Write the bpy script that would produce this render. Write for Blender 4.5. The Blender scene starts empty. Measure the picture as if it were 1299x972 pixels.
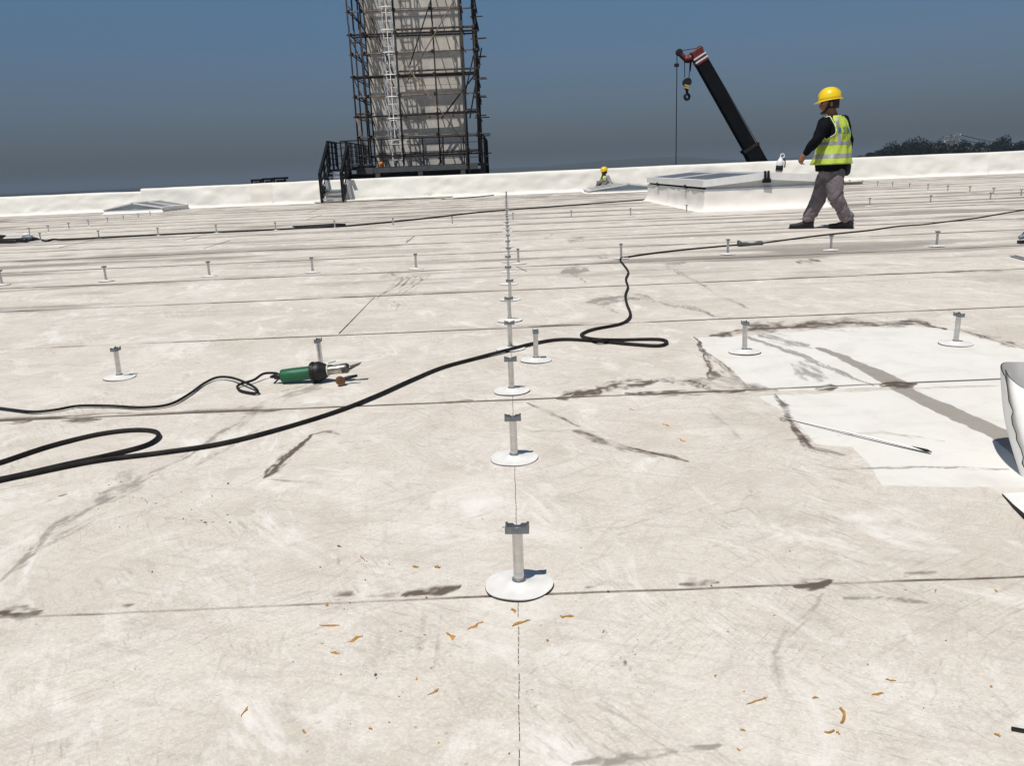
import bpy, bmesh, math, random
import numpy as np
from mathutils import Vector, Matrix

random.seed(7)
SC = bpy.context.scene
COL = SC.collection

# ------------------------------------------------------------------ camera
H = 0.90
FPX, PITCH, ROLL, YAW = 1039.99, 0.254258, -0.042826, -0.003255
IW, IH = 1299.0, 972.0
_F = np.array([math.sin(YAW)*math.cos(PITCH), math.cos(YAW)*math.cos(PITCH), -math.sin(PITCH)])
_R0 = np.array([math.cos(YAW), -math.sin(YAW), 0.0]); _U0 = np.cross(_R0, _F)
_R = _R0*math.cos(ROLL) + _U0*math.sin(ROLL)
_U = _U0*math.cos(ROLL) - _R0*math.sin(ROLL)
cam = bpy.data.cameras.new('camera'); camo = bpy.data.objects.new('camera', cam); COL.objects.link(camo)
cam.sensor_fit = 'HORIZONTAL'; cam.sensor_width = 36.0; cam.lens = FPX/IW*36.0
cam.clip_start = 0.05; cam.clip_end = 20000
camo.matrix_world = Matrix(((_R[0], _U[0], -_F[0], 0), (_R[1], _U[1], -_F[1], 0), (_R[2], _U[2], -_F[2], H), (0, 0, 0, 1)))
SC.camera = camo

# ------------------------------------------------------------------ sky, sun, exposure
SUNV = Vector((-0.25, -0.40, 1.0)).normalized()
SUN_EL = math.asin(SUNV.z); SUN_AZ = math.atan2(SUNV.x, SUNV.y)
world = bpy.data.worlds.new('World'); SC.world = world; world.use_nodes = True
nt = world.node_tree; nt.nodes.clear()
out = nt.nodes.new('ShaderNodeOutputWorld'); bg = nt.nodes.new('ShaderNodeBackground')
sky = nt.nodes.new('ShaderNodeTexSky'); sky.sky_type = 'NISHITA'; sky.sun_disc = False
sky.sun_elevation = SUN_EL; sky.sun_rotation = SUN_AZ
sky.air_density = 1.2; sky.dust_density = 0.6; sky.ozone_density = 1.4
# dark layer of dust haze over the horizon, the same all the way round
tc = nt.nodes.new('ShaderNodeTexCoord'); sp = nt.nodes.new('ShaderNodeSeparateXYZ'); rp = nt.nodes.new('ShaderNodeValToRGB')
nt.links.new(tc.outputs['Generated'], sp.inputs[0]); nt.links.new(sp.outputs['Z'], rp.inputs[0])
SKY_RAMP = [(0.0, (0.15, 0.175, 0.285)), (0.02, (0.170, 0.212, 0.342)), (0.065, (0.25, 0.30, 0.44)), (0.115, (0.32, 0.384, 0.519)), (0.21, (0.385, 0.52, 0.644)), (0.5, (0.42, 0.48, 0.50))]
el = rp.color_ramp.elements
while len(el) < len(SKY_RAMP): el.new(0.5)
for e, (p, c) in zip(el, SKY_RAMP): e.position = p; e.color = (*c, 1)
mx = nt.nodes.new('ShaderNodeMix'); mx.data_type = 'RGBA'; mx.blend_type = 'MULTIPLY'; mx.inputs[0].default_value = 1.0
nt.links.new(sky.outputs[0], mx.inputs[6]); nt.links.new(rp.outputs[0], mx.inputs[7])
nt.links.new(mx.outputs[2], bg.inputs[0]); bg.inputs[1].default_value = 0.09
nt.links.new(bg.outputs[0], out.inputs[0])
sun = bpy.data.lights.new('sun', 'SUN'); sun.energy = 4.2; sun.angle = math.radians(0.53); sun.color = (1.0, 0.955, 0.89)
suno = bpy.data.objects.new('sun', sun); COL.objects.link(suno)
suno.rotation_euler = (-SUNV).to_track_quat('-Z', 'Y').to_euler(); suno.location = (-10, -15, 40)
SC.view_settings.view_transform = 'Standard'; SC.view_settings.look = 'None'
SC.view_settings.exposure = 0.0; SC.view_settings.gamma = 1.0; SC.view_settings.use_curve_mapping = False

# ------------------------------------------------------------------ helpers
def ray(u, v): return _F + _R*((u-IW/2)/FPX) - _U*((v-IH/2)/FPX)
def px(u, v, z=0.0):
    d = ray(u, v); p = d*((z-H)/d[2]); return Vector((p[0], p[1], p[2]+H))
def at(u, v, Y):
    d = ray(u, v); p = d*(Y/d[1]); return Vector((p[0], p[1], p[2]+H))
def project(X, Y, Z):
    d = np.stack([X, Y, Z-H], -1); z = d@_F
    return IW/2 + FPX*(d@_R)/z, IH/2 - FPX*(d@_U)/z

_perm = np.random.RandomState(3).permutation(512)
_val = np.random.RandomState(4).rand(512)
def vnoise(x, y, seed=0):
    x = np.asarray(x, float); y = np.asarray(y, float)
    xi = np.floor(x).astype(int); yi = np.floor(y).astype(int); xf = x-xi; yf = y-yi
    xf = xf*xf*(3-2*xf); yf = yf*yf*(3-2*yf)
    def h(a, b): return _val[_perm[(_perm[(a+seed*57) & 511]+b) & 511]]
    return (h(xi, yi)*(1-xf)+h(xi+1, yi)*xf)*(1-yf)+(h(xi, yi+1)*(1-xf)+h(xi+1, yi+1)*xf)*yf
def fbm(x, y, o=4, seed=0):
    s = 0; a = 0.5; t = 0
    for k in range(o): s = s+a*vnoise(x*2**k, y*2**k, seed+k); t += a; a *= .5
    return s/t
def smooth(e0, e1, x):
    t = np.clip((x-e0)/(e1-e0), 0, 1); return t*t*(3-2*t)

class MB:
    def __init__(s): s.v = []; s.f = []; s.m = []
    def add(s, vs, fs, mi=0):
        b = len(s.v); s.v += [tuple(p) for p in vs]; s.f += [tuple(i+b for i in f) for f in fs]; s.m += [mi]*len(fs); return s
    def box(s, lo, hi, mi=0):
        (a, b, c), (d, e, f) = lo, hi
        return s.add([(a,b,c),(d,b,c),(d,e,c),(a,e,c),(a,b,f),(d,b,f),(d,e,f),(a,e,f)],
                     [(0,3,2,1),(4,5,6,7),(0,1,5,4),(1,2,6,5),(2,3,7,6),(3,0,4,7)], mi)
    def hexa(s, p, mi=0):   # 8 corners, bottom ring then top ring
        return s.add(p, [(0,3,2,1),(4,5,6,7),(0,1,5,4),(1,2,6,5),(2,3,7,6),(3,0,4,7)], mi)
    def bar(s, a, b, w, h, up=(0,0,1), mi=0):
        a = Vector(a); b = Vector(b); d = (b-a).normalized(); up = Vector(up)
        if abs(d.dot(up)) > .98: up = Vector((0, 1, 0))
        x = d.cross(up).normalized(); y = x.cross(d)
        c = [-x*w/2-y*h/2, x*w/2-y*h/2, x*w/2+y*h/2, -x*w/2+y*h/2]
        return s.add([a+k for k in c]+[b+k for k in c], [(0,1,2,3),(7,6,5,4),(0,4,5,1),(1,5,6,2),(2,6,7,3),(3,7,4,0)], mi)
    def tube(s, path, r, n=8, mi=0, cap=True, closed=False):
        path = [Vector(p) for p in path]; m = len(path); rs = r if isinstance(r, (list, tuple)) else [r]*m
        rings = []; prev = None
        for i, p in enumerate(path):
            t = (path[min(i+1, m-1)]-path[max(i-1, 0)])
            if t.length < 1e-9: t = Vector((0, 0, 1))
            t.normalize()
            if prev is None:
                up = Vector((0, 0, 1)) if abs(t.z) < .9 else Vector((1, 0, 0)); x = t.cross(up).normalized()
            else:
                x = (prev-t*prev.dot(t)).normalized()
            prev = x; y = t.cross(x)
            rings.append([p+(x*math.cos(2*math.pi*k/n)+y*math.sin(2*math.pi*k/n))*rs[i] for k in range(n)])
        return s.loft(rings, mi, cap)
    def loft(s, rings, mi=0, cap=True):
        n = len(rings[0]); vs = [p for r in rings for p in r]; fs = []
        for i in range(len(rings)-1):
            for k in range(n):
                k2 = (k+1) % n; fs.append((i*n+k, i*n+k2, (i+1)*n+k2, (i+1)*n+k))
        if cap: fs.append(tuple(range(n-1, -1, -1))); fs.append(tuple((len(rings)-1)*n+k for k in range(n)))
        return s.add(vs, fs, mi)
    def lathe(s, prof, n=24, c=(0,0,0), ax=None, mi=0, cap=True):   # prof (r, t) along axis ax
        c = Vector(c); ax = Vector(ax or (0,0,1)).normalized()
        x = ax.orthogonal().normalized(); y = ax.cross(x)
        return s.loft([[c+ax*t+(x*math.cos(2*math.pi*k/n)+y*math.sin(2*math.pi*k/n))*r for k in range(n)] for r, t in prof], mi, cap)
    def ball(s, c, r, n=10, mi=0):
        c = Vector(c); r = Vector(r) if isinstance(r, (tuple, list, Vector)) else Vector((r, r, r))
        rings = []
        for i in range(1, n):
            a = math.pi*i/n
            rings.append([c+Vector((r.x*math.sin(a)*math.cos(2*math.pi*k/n), r.y*math.sin(a)*math.sin(2*math.pi*k/n), -r.z*math.cos(a))) for k in range(n)])
        return s.loft(rings, mi, True)
    def capsule(s, path, rs, n=12, mi=0):
        path = [Vector(p) for p in path]; P = []; Rr = []
        d0 = (path[0]-path[1]).normalized(); d1 = (path[-1]-path[-2]).normalized()
        for a in (80, 55, 28): t = math.radians(a); P.append(path[0]+d0*rs[0]*math.sin(t)); Rr.append(rs[0]*math.cos(t))
        P += path; Rr += list(rs)
        for a in (28, 55, 80): t = math.radians(a); P.append(path[-1]+d1*rs[-1]*math.sin(t)); Rr.append(rs[-1]*math.cos(t))
        return s.tube(P, Rr, n, mi)

def catmull(pts, n=8):
    P = [Vector(p) for p in pts]; P = [P[0]*2-P[1]]+P+[P[-1]*2-P[-2]]; o = []
    for i in range(1, len(P)-2):
        a, b, c, d = P[i-1:i+3]
        for k in range(n):
            t = k/n; o.append(.5*((2*b)+(c-a)*t+(2*a-5*b+4*c-d)*t*t+(-a+3*b-3*c+d)*t**3))
    o.append(P[-2]); return o

def tag(o, label=None, cat=None, group=None, kind=None):
    if label: o['label'] = label
    if cat: o['category'] = cat
    if group: o['group'] = group
    if kind: o['kind'] = kind
    return o
def empty(name, loc, label, cat, group=None):
    o = bpy.data.objects.new(name, None); o.location = loc; o.empty_display_size = .1; COL.objects.link(o)
    return tag(o, label, cat, group)
def rootloc(p):
    v = Vector((0, 0, 0))
    while p is not None: v += p.location; p = p.parent
    return v
def build(name, mb, mats, parent=None, sm=False, loc=None, angle=None):
    off = rootloc(parent) if parent else (Vector(loc) if loc else Vector((0, 0, 0)))
    me = bpy.data.meshes.new(name)
    me.from_pydata([(a-off.x, b-off.y, c-off.z) for a, b, c in mb.v], [], mb.f)
    for m in (mats if isinstance(mats, (list, tuple)) else [mats]): me.materials.append(m)
    if any(mb.m): me.polygons.foreach_set('material_index', mb.m)
    me.update()
    bm = bmesh.new(); bm.from_mesh(me); bmesh.ops.recalc_face_normals(bm, faces=bm.faces); bm.to_mesh(me); bm.free()
    if sm:
        me.shade_smooth()
        if angle: me.set_sharp_from_angle(angle=math.radians(angle))
    o = bpy.data.objects.new(name, me); COL.objects.link(o)
    if parent: o.parent = parent
    elif loc: o.location = loc
    return o
def bevel(o, w, seg=2):
    m = o.modifiers.new('bevel', 'BEVEL'); m.width = w; m.segments = seg; m.limit_method = 'ANGLE'; m.angle_limit = math.radians(40); return o
def copy_tree(root, loc, rotz=0.0):
    r = root.copy(); COL.objects.link(r); r.location = loc; r.rotation_euler = (0, 0, rotz)
    for ch in root.children:
        c = ch.copy(); COL.objects.link(c); c.parent = r
        for g in ch.children:
            d = g.copy(); COL.objects.link(d); d.parent = c
    return r

# ------------------------------------------------------------------ materials
MATS = {}
def mat(name, col, rough=.6, metal=0.0, var=.12, scale=8.0, bump=0.0, bscale=40.0, spec=.4, stretch=(1,1,1), col2=None, coat=0.0):
    if name in MATS: return MATS[name]
    m = bpy.data.materials.new(name); m.use_nodes = True; t = m.node_tree; b = t.nodes['Principled BSDF']; MATS[name] = m
    b.inputs['Roughness'].default_value = rough; b.inputs['Metallic'].default_value = metal; b.inputs['Specular IOR Level'].default_value = spec
    b.inputs['Coat Weight'].default_value = coat
    co = t.nodes.new('ShaderNodeTexCoord'); mp = t.nodes.new('ShaderNodeMapping'); mp.inputs['Scale'].default_value = stretch
    t.links.new(co.outputs['Object'], mp.inputs[0])
    n = t.nodes.new('ShaderNodeTexNoise'); n.inputs['Scale'].default_value = scale; n.inputs['Detail'].default_value = 6; n.inputs['Roughness'].default_value = .65
    t.links.new(mp.outputs[0], n.inputs['Vector'])
    r = t.nodes.new('ShaderNodeValToRGB'); c2 = col2 or tuple(min(1, c*(1+var)) for c in col)
    r.color_ramp.elements[0].position = .32; r.color_ramp.elements[1].position = .68
    r.color_ramp.elements[0].color = (*[c*(1-var) for c in col], 1); r.color_ramp.elements[1].color = (*c2, 1)
    t.links.new(n.outputs['Fac'], r.inputs[0]); t.links.new(r.outputs[0], b.inputs['Base Color'])
    if bump:
        n2 = t.nodes.new('ShaderNodeTexNoise'); n2.inputs['Scale'].default_value = bscale; n2.inputs['Detail'].default_value = 4
        t.links.new(mp.outputs[0], n2.inputs['Vector'])
        bp = t.nodes.new('ShaderNodeBump'); bp.inputs['Strength'].default_value = 1.0; bp.inputs['Distance'].default_value = bump
        t.links.new(n2.outputs['Fac'], bp.inputs['Height']); t.links.new(bp.outputs[0], b.inputs['Normal'])
    return m

M_parapet = mat('white_sheeting', (.79, .77, .715), .62, var=.05, scale=1.6, bump=.006, bscale=5)
M_curb = mat('white_curb_sheeting', (.80, .77, .72), .6, var=.06, scale=2.5, bump=.004, bscale=6)
M_plate = mat('white_flashing', (.75, .735, .71), .5, var=.09, scale=22, bump=.0006, bscale=60)
M_alu = mat('brushed_aluminium', (.60, .595, .585), .34, 1.0, var=.22, scale=14, stretch=(1, 1, 3.0), bump=.0002, bscale=200)
M_bracket = mat('grey_bracket', (.17, .185, .20), .5, .25, var=.2, scale=60)
M_black = mat('black_rubber', (.012, .012, .013), .5, var=.3, scale=30)
M_cord = mat('black_cord', (.010, .0105, .011), .6, spec=.15, col2=(.030, .028, .026), var=.3, scale=12)
M_blackmetal = mat('black_painted_steel', (.008, .0085, .010), .5, .0, spec=.15, var=.35, scale=9)
M_darkedge = mat('dark_edge', (.03, .028, .027), .8, var=.3, scale=20)
M_steel = mat('worn_steel', (.42, .38, .33), .33, 1.0, var=.35, scale=30)
M_darksteel = mat('burnt_steel', (.16, .145, .13), .42, .9, var=.4, scale=50)
M_green = mat('green_plastic', (.012, .105, .045), .45, var=.18, scale=22)
M_conc = mat('concrete', (.53, .50, .455), .85, var=.2, scale=1.8, bump=.01, bscale=14, stretch=(1, 1, .45))
M_rust = mat('rusty_tube', (.17, .115, .075), .7, .2, var=.45, scale=5, col2=(.30, .235, .18))
M_rustd = mat('dark_tube', (.030, .024, .021), .7, .0, spec=.2, var=.5, scale=5)
M_galv = mat('galvanised_steel', (.50, .52, .55), .4, .6, var=.15, scale=12)
M_plank = mat('scaffold_plank', (.10, .08, .062), .85, var=.4, scale=7, stretch=(.3, 4, 4))
M_beam = mat('grey_beam', (.075, .08, .085), .55, var=.25, scale=5)
M_frame = mat('white_frame', (.72, .72, .71), .4, var=.06, scale=7)
M_glassd = mat('dark_glazing', (.13, .135, .14), .28, var=.18, scale=3, spec=.3)
M_gable = mat('grey_glazing', (.52, .52, .50), .35, var=.1, scale=2)
M_bgable = mat('blue_glazing', (.40, .50, .54), .35, var=.1, scale=2)
M_tread = mat('pale_tread', (.62, .62, .61), .6, var=.12, scale=6)
M_boom = mat('black_boom', (.006, .006, .007), .6, spec=.12, var=.4, scale=1.2)
M_red = mat('red_crane_paint', (.15, .022, .02), .5, var=.4, scale=6)
M_white = mat('white_paint', (.78, .78, .77), .5, var=.08, scale=9)
M_orange = mat('orange_cloth', (.75, .19, .02), .7, var=.2, scale=9)
M_fleck = mat('orange_fleck', (.46, .235, .055), .8, var=.4, scale=40)
M_leafd = mat('hill_leaves', (.012, .017, .013), .9, spec=.02, var=.5, scale=.25)
M_bark = mat('bark', (.06, .05, .04), .9, var=.3, scale=5)
M_hill = mat('hill_ground', (.035, .042, .028), .95, var=.4, scale=.06)
M_land = mat('lowland', (.07, .075, .06), .95, var=.4, scale=.01)
M_greycloth = mat('grey_cloth', (.07, .075, .085), .8, var=.25, scale=15, bump=.003, bscale=30)
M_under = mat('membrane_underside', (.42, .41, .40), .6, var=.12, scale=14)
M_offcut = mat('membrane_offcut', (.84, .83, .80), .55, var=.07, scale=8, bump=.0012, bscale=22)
M_bluetool = mat('blue_grey_plastic', (.16, .20, .24), .45, var=.35, scale=25)

# ------------------------------------------------------------------ roof membrane
SEAM0, SHEET = 1.627, 1.545
PAR_Y = 31.5
def capd(U, V, pts):
    best = np.full(U.shape, 1e9); tt = np.zeros(U.shape); sg = np.zeros(U.shape); L = len(pts)-1
    for i in range(L):
        (a, b), (c, d) = pts[i], pts[i+1]; dx, dy = c-a, d-b; ll = dx*dx+dy*dy+1e-9
        t = np.clip(((U-a)*dx+(V-b)*dy)/ll, 0, 1); dd = np.hypot(U-a-t*dx, V-b-t*dy)
        k = dd < best; best = np.where(k, dd, best); tt = np.where(k, (i+t)/L, tt); sg = np.where(k, np.sign(dx*(V-b)-dy*(U-a)), sg)
    capd.side = sg
    return best, tt
def inpoly(U, V, pts):
    ins = np.zeros(U.shape, bool); n = len(pts)
    for i in range(n):
        (x1, y1), (x2, y2) = pts[i], pts[(i+1) % n]
        c = ((y1 > V) != (y2 > V)) & (U < (x2-x1)*(V-y1)/((y2-y1) if y2 != y1 else 1e-9)+x1); ins ^= c
    return ins
# stain outlines on the roof, given where the survey of the photograph puts them: (points, half width, strength)
DIRT = [
 ([(333,607),(341,598),(366,580),(396,553)], 5, .8), ([(336,608),(372,611),(412,612)], 2, .4), ([(396,553),(412,549),(432,551)], 3, .45),
 ([(706,505),(735,500),(775,492),(835,483)], 5.5, .95), ([(835,483),(872,486),(905,496)], 4, .8), ([(790,500),(850,499),(945,497)], 4, .75),
 ([(835,484),(900,481),(948,492)], 9, .5),
 ([(668,512),(700,526),(735,541)], 3, .55), ([(725,546),(752,556),(778,567),(802,573)], 6, .6), ([(770,562),(815,574),(874,586)], 3.5, .75), ([(735,550),(790,572)], 6, .4),
 ([(760,548),(700,546),(655,548)], 2.5, .35),
 ([(881,428),(893,447),(899,462),(901,480)], 4, .85), ([(893,447),(920,466),(947,489)], 4, .6), ([(899,470),(915,478),(948,492),(985,497)], 10, .55),
 ([(984,503),(998,520),(1010,545),(1022,574)], 5, .75), ([(1008,538),(1030,572),(1070,579)], 5, .75), ([(988,531),(1010,538)], 2, .6),
 ([(900,425),(940,421),(1000,415),(1090,412),(1168,408),(1200,418)], 4.5, .8), ([(950,415),(1000,416)], 8, .6), ([(1000,414),(1180,409)], 9, .4), ([(1212,417),(1240,424),(1270,432),(1299,442)], 4, .7),
 ([(0,778),(25,779),(52,776)], 9, 1.0), ([(150,771),(170,769)], 4, .75), ([(415,757),(432,755),(450,754)], 6, .95), ([(510,756),(545,752),(582,747)], 6, .8), ([(450,757),(520,755)], 4, .45), ([(742,747),(765,744)], 6, .9),
 ([(862,741),(885,741),(912,739)], 5, .85), ([(1006,742),(1035,740),(1055,738)], 7, 1.0), ([(1145,729),(1195,727)], 2.5, .5), ([(300,520),(325,522),(358,520)], 5, .95), ([(240,523),(300,522)], 4, .6), ([(75,532),(130,531)], 4, .55),
 ([(1035,492),(1062,490)], 4, .9), ([(1115,489),(1165,488)], 4, .9), ([(560,510),(600,509)], 3, .6), ([(0,533),(40,533)], 4, .6),
 ([(494,346),(505,352),(500,360),(478,377)], 1.8, .6), ([(515,308),(526,299)], 1.2, .7),
 ([(1040,331),(1010,333)], 3, .7), ([(1180,346),(1300,343)], 1.8, .6),
 ([(840,375),(890,392),(905,402),(930,404)], 2.5, .35),
 ([(790,838),(800,850),(806,865)], 1.5, .5), ([(940,640),(975,668),(990,690)], 3, .28),
]
GREY = [
 ([(949,427),(1030,457),(1110,491)], 2.6, .95), ([(960,424),(1000,433),(1030,441)], 5, .6),
 ([(1005,462),(1030,470),(1050,478)], 10, .6), ([(990,560),(1120,548),(1200,560)], 2.5, .4), ([(1060,596),(1150,592),(1280,596)], 2, .6),
 ([(190,605),(150,626),(120,640)], 19, .55), ([(145,632),(70,668),(40,705),(0,738)], 5, .6), ([(160,640),(95,672),(45,700)], 4, .45), ([(128,640),(60,680),(50,694)], 4, .4),
 ([(188,602),(260,565),(325,520),(345,505)], 4, .5), ([(200,612),(285,572),(330,545)], 3, .35), ([(345,508),(375,498),(410,488)], 10, .5), ([(330,520),(300,545)], 4, .4),
 ([(1042,752),(1022,778),(1000,800),(983,832),(990,862),(1002,905),(1030,972)], 9, .38), ([(730,970),(820,960),(915,946)], 7, .75), ([(760,962),(840,952),(905,948)], 5, .55),
 ([(1068,759),(1120,760),(1174,764)], 4, .7),
 ([(712,345),(745,342)], 5, .75), ([(722,306),(742,303)], 4, .6), ([(740,384),(768,381),(800,377),(830,380)], 6, .75), ([(800,378),(870,389),(905,400)], 2.5, .6), ([(760,387),(790,398)], 3, .5),
 ([(835,334),(870,332)], 4, .7), ([(846,338),(870,350),(905,372),(950,392)], 3, .55), ([(720,346),(745,358)], 2, .5), ([(690,303),(705,295)], 3, .4), ([(755,326),(775,324)], 3, .5),
 ([(900,520),(930,548),(940,556)], 5, .3), ([(880,640),(955,690)], 7, .25), ([(545,770),(525,840)], 8, .25), ([(480,800),(495,850)], 10, .25), ([(945,610),(965,650),(985,680)], 6, .22),
 ([(1010,690),(985,715)], 10, .22), ([(560,780),(552,850)], 5, .3), ([(775,820),(810,862)], 2, .5), ([(335,860),(385,930),(405,955)], 2, .35), ([(425,690),(430,720)], 3, .4),
 ([(480,352),(520,350),(545,356)], 8, .3), ([(480,385),(520,392)], 10, .22),
]
SCUFF = [([(500+8*k,349),(512+8*k,354),(505+8*k,361),(486+8*k,372)], 1.1, .55) for k in range(5)] + [([(488+9*k,381),(497+9*k,388),(492+9*k,394)], 1.1, .5) for k in range(5)]
WHITE = [
 [(877,428),(951,425.5),(1063,416.5),(1154,412.5),(1218,421),(1299,443),(1340,455),(1340,488),(1270,488.5),(1110,492),(990,496),(950,491),(915,457),(896,447)],
 [(962,503),(1120,495.5),(1272,490),(1340,489),(1340,621),(1292,619.5),(1120,616),(1103,590),(1080,568),(1036,564),(1006,529)],
]
STRIP = [[(1026,440),(1040,440),(1076,452),(1102,464),(1160,487),(1157,493),(1220,520),(1279,546),(1292,570),(1305,590),(1305,618),(1283,576),(1259,557),(1200,529),(1165,512),(1130,494),(1092,470),(1062,455)]]
def stains(X, Y, Z, rel):
    U, V = project(X, Y, Z)
    wob = (fbm(X*22, Y*22, 3, 5)-.5); brk = fbm(X*9+3, Y*9, 4, 8); fine = fbm(X*45, Y*45, 3, 9)
    wu = (fbm(X*7, Y*7, 3, 12)-.5); wv = (fbm(X*7+31, Y*7, 3, 13)-.5)
    pxs = np.clip((V-(216-(U-650)*.0428))/.9, 20, None)      # pixels per metre here
    dirt = np.zeros(X.shape); grey = np.zeros(X.shape); white = np.zeros(X.shape)
    def strokes(acc, lst, soft, base=.5):
        for pts, w, s in lst:
            us = [p[0] for p in pts]; vs = [p[1] for p in pts]
            m = (U > min(us)-3*w-20) & (U < max(us)+3*w+20) & (V > min(vs)-3*w-14) & (V < max(vs)+3*w+14)
            if not m.any(): continue
            d, t = capd(U[m]+wu[m]*(4+1.2*w), V[m]+wv[m]*(2.5+.9*w), pts); sd_ = d*capd.side
            ln_ = sum(math.hypot(pts[q+1][0]-pts[q][0], pts[q+1][1]-pts[q][1]) for q in range(len(pts)-1))
            streak = fbm(t*ln_/26.0+pts[0][0], sd_/max(1.0, w*.28)+pts[0][1], 3, 14)
            tp_ = np.clip(np.minimum(t, 1-t)*3.2, 0, 1)**.7
            wl = .82*w*(.30+.8*tp_)*(1+1.4*wob[m])*(.7+.6*brk[m])
            q_ = s*smooth(1.0+soft, .25, d/np.maximum(wl, .3))*(base+(1-base)*smooth(.30, .60, brk[m]))*(.25+.95*smooth(.28, .66, streak))*(.72+.5*fine[m])
            acc[m] = np.maximum(acc[m], q_)
    strokes(dirt, DIRT, .65); strokes(dirt, SCUFF, .5); strokes(grey, GREY, .7, .62)
    for pts in WHITE:
        m = (U > 860) & (V > 395) & (V < 640)
        if m.any():
            d, _ = capd(U[m], V[m], pts+[pts[0]]); sd = np.where(inpoly(U[m], V[m], pts), d, -d)
            white[m] = np.maximum(white[m], smooth(-.6, 1.0, sd+3.0*wob[m]+2.0*wu[m])*(.78+.22*smooth(.3, .55, brk[m])))
    old = [(414,550),(640,546),(640,613),(336,613)]; m = (U > 320) & (U < 660) & (V > 530) & (V < 630)
    if m.any():
        d, _ = capd(U[m], V[m], old+[old[0]]); sd = np.where(inpoly(U[m], V[m], old), d, -d); white[m] = np.maximum(white[m], .20*smooth(-2, 2, sd+4*wob[m]+3*wu[m]))
    for pts in STRIP:
        m = (U > 990) & (V > 420) & (V < 640)
        if m.any():
            d, _ = capd(U[m], V[m], pts+[pts[0]]); sd = np.where(inpoly(U[m], V[m], pts), d, -d); q_ = smooth(-.5, 1.2, sd+3.5*wob[m]+2*wu[m])
            white[m] *= 1-q_; grey[m] = np.maximum(grey[m], q_*(.55+.35*brk[m]))
    # dirt washed against the far side of every lap, and the dark line of the lap itself
    hs = smooth(3.5, 7, Y)*(.50*smooth(.56, .70, fbm(X*.30+5, Y*2.3, 4, 71))+.35*smooth(.56, .68, fbm(X*.8, Y*5.0, 3, 73))); grey = np.maximum(grey, hs*(1-.8*white))
    row = np.round((Y-rel-SEAM0)/SHEET)
    n1 = fbm(X*.9+7.3*row, row*3.7+.3, 4, 11); n2 = fbm(X*4.2+row*2.0, row*9.1+rel*30, 4, 17); n3 = fbm(X*.35, row*5.1, 2, 19)
    r2 = rel-.0027*Y
    width = .012+.05*smooth(.42, .75, n1)+.0045*np.clip(Y-2, 0, 30)
    lap = np.exp(-(np.clip(r2, 0, None)/width)**2)*(.05+1.0*smooth(.45, .66, n1)*smooth(.30, .60, n2))
    lw = .004+.0006*Y*Y+.0015*Y
    line = smooth(lw*1.3, lw*.5, np.abs(r2-lw*.3))*(.45+.55*smooth(.3, .6, n2))*(.6+.4*smooth(.3, .6, n3))*(1-.45*smooth(9, 24, Y))
    dirt = np.where(Y > SEAM0-.1, np.maximum(dirt, np.maximum(lap*.9, line*(.92+.35*smooth(5, 2, Y)))), dirt)
    return dirt, grey, white

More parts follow.
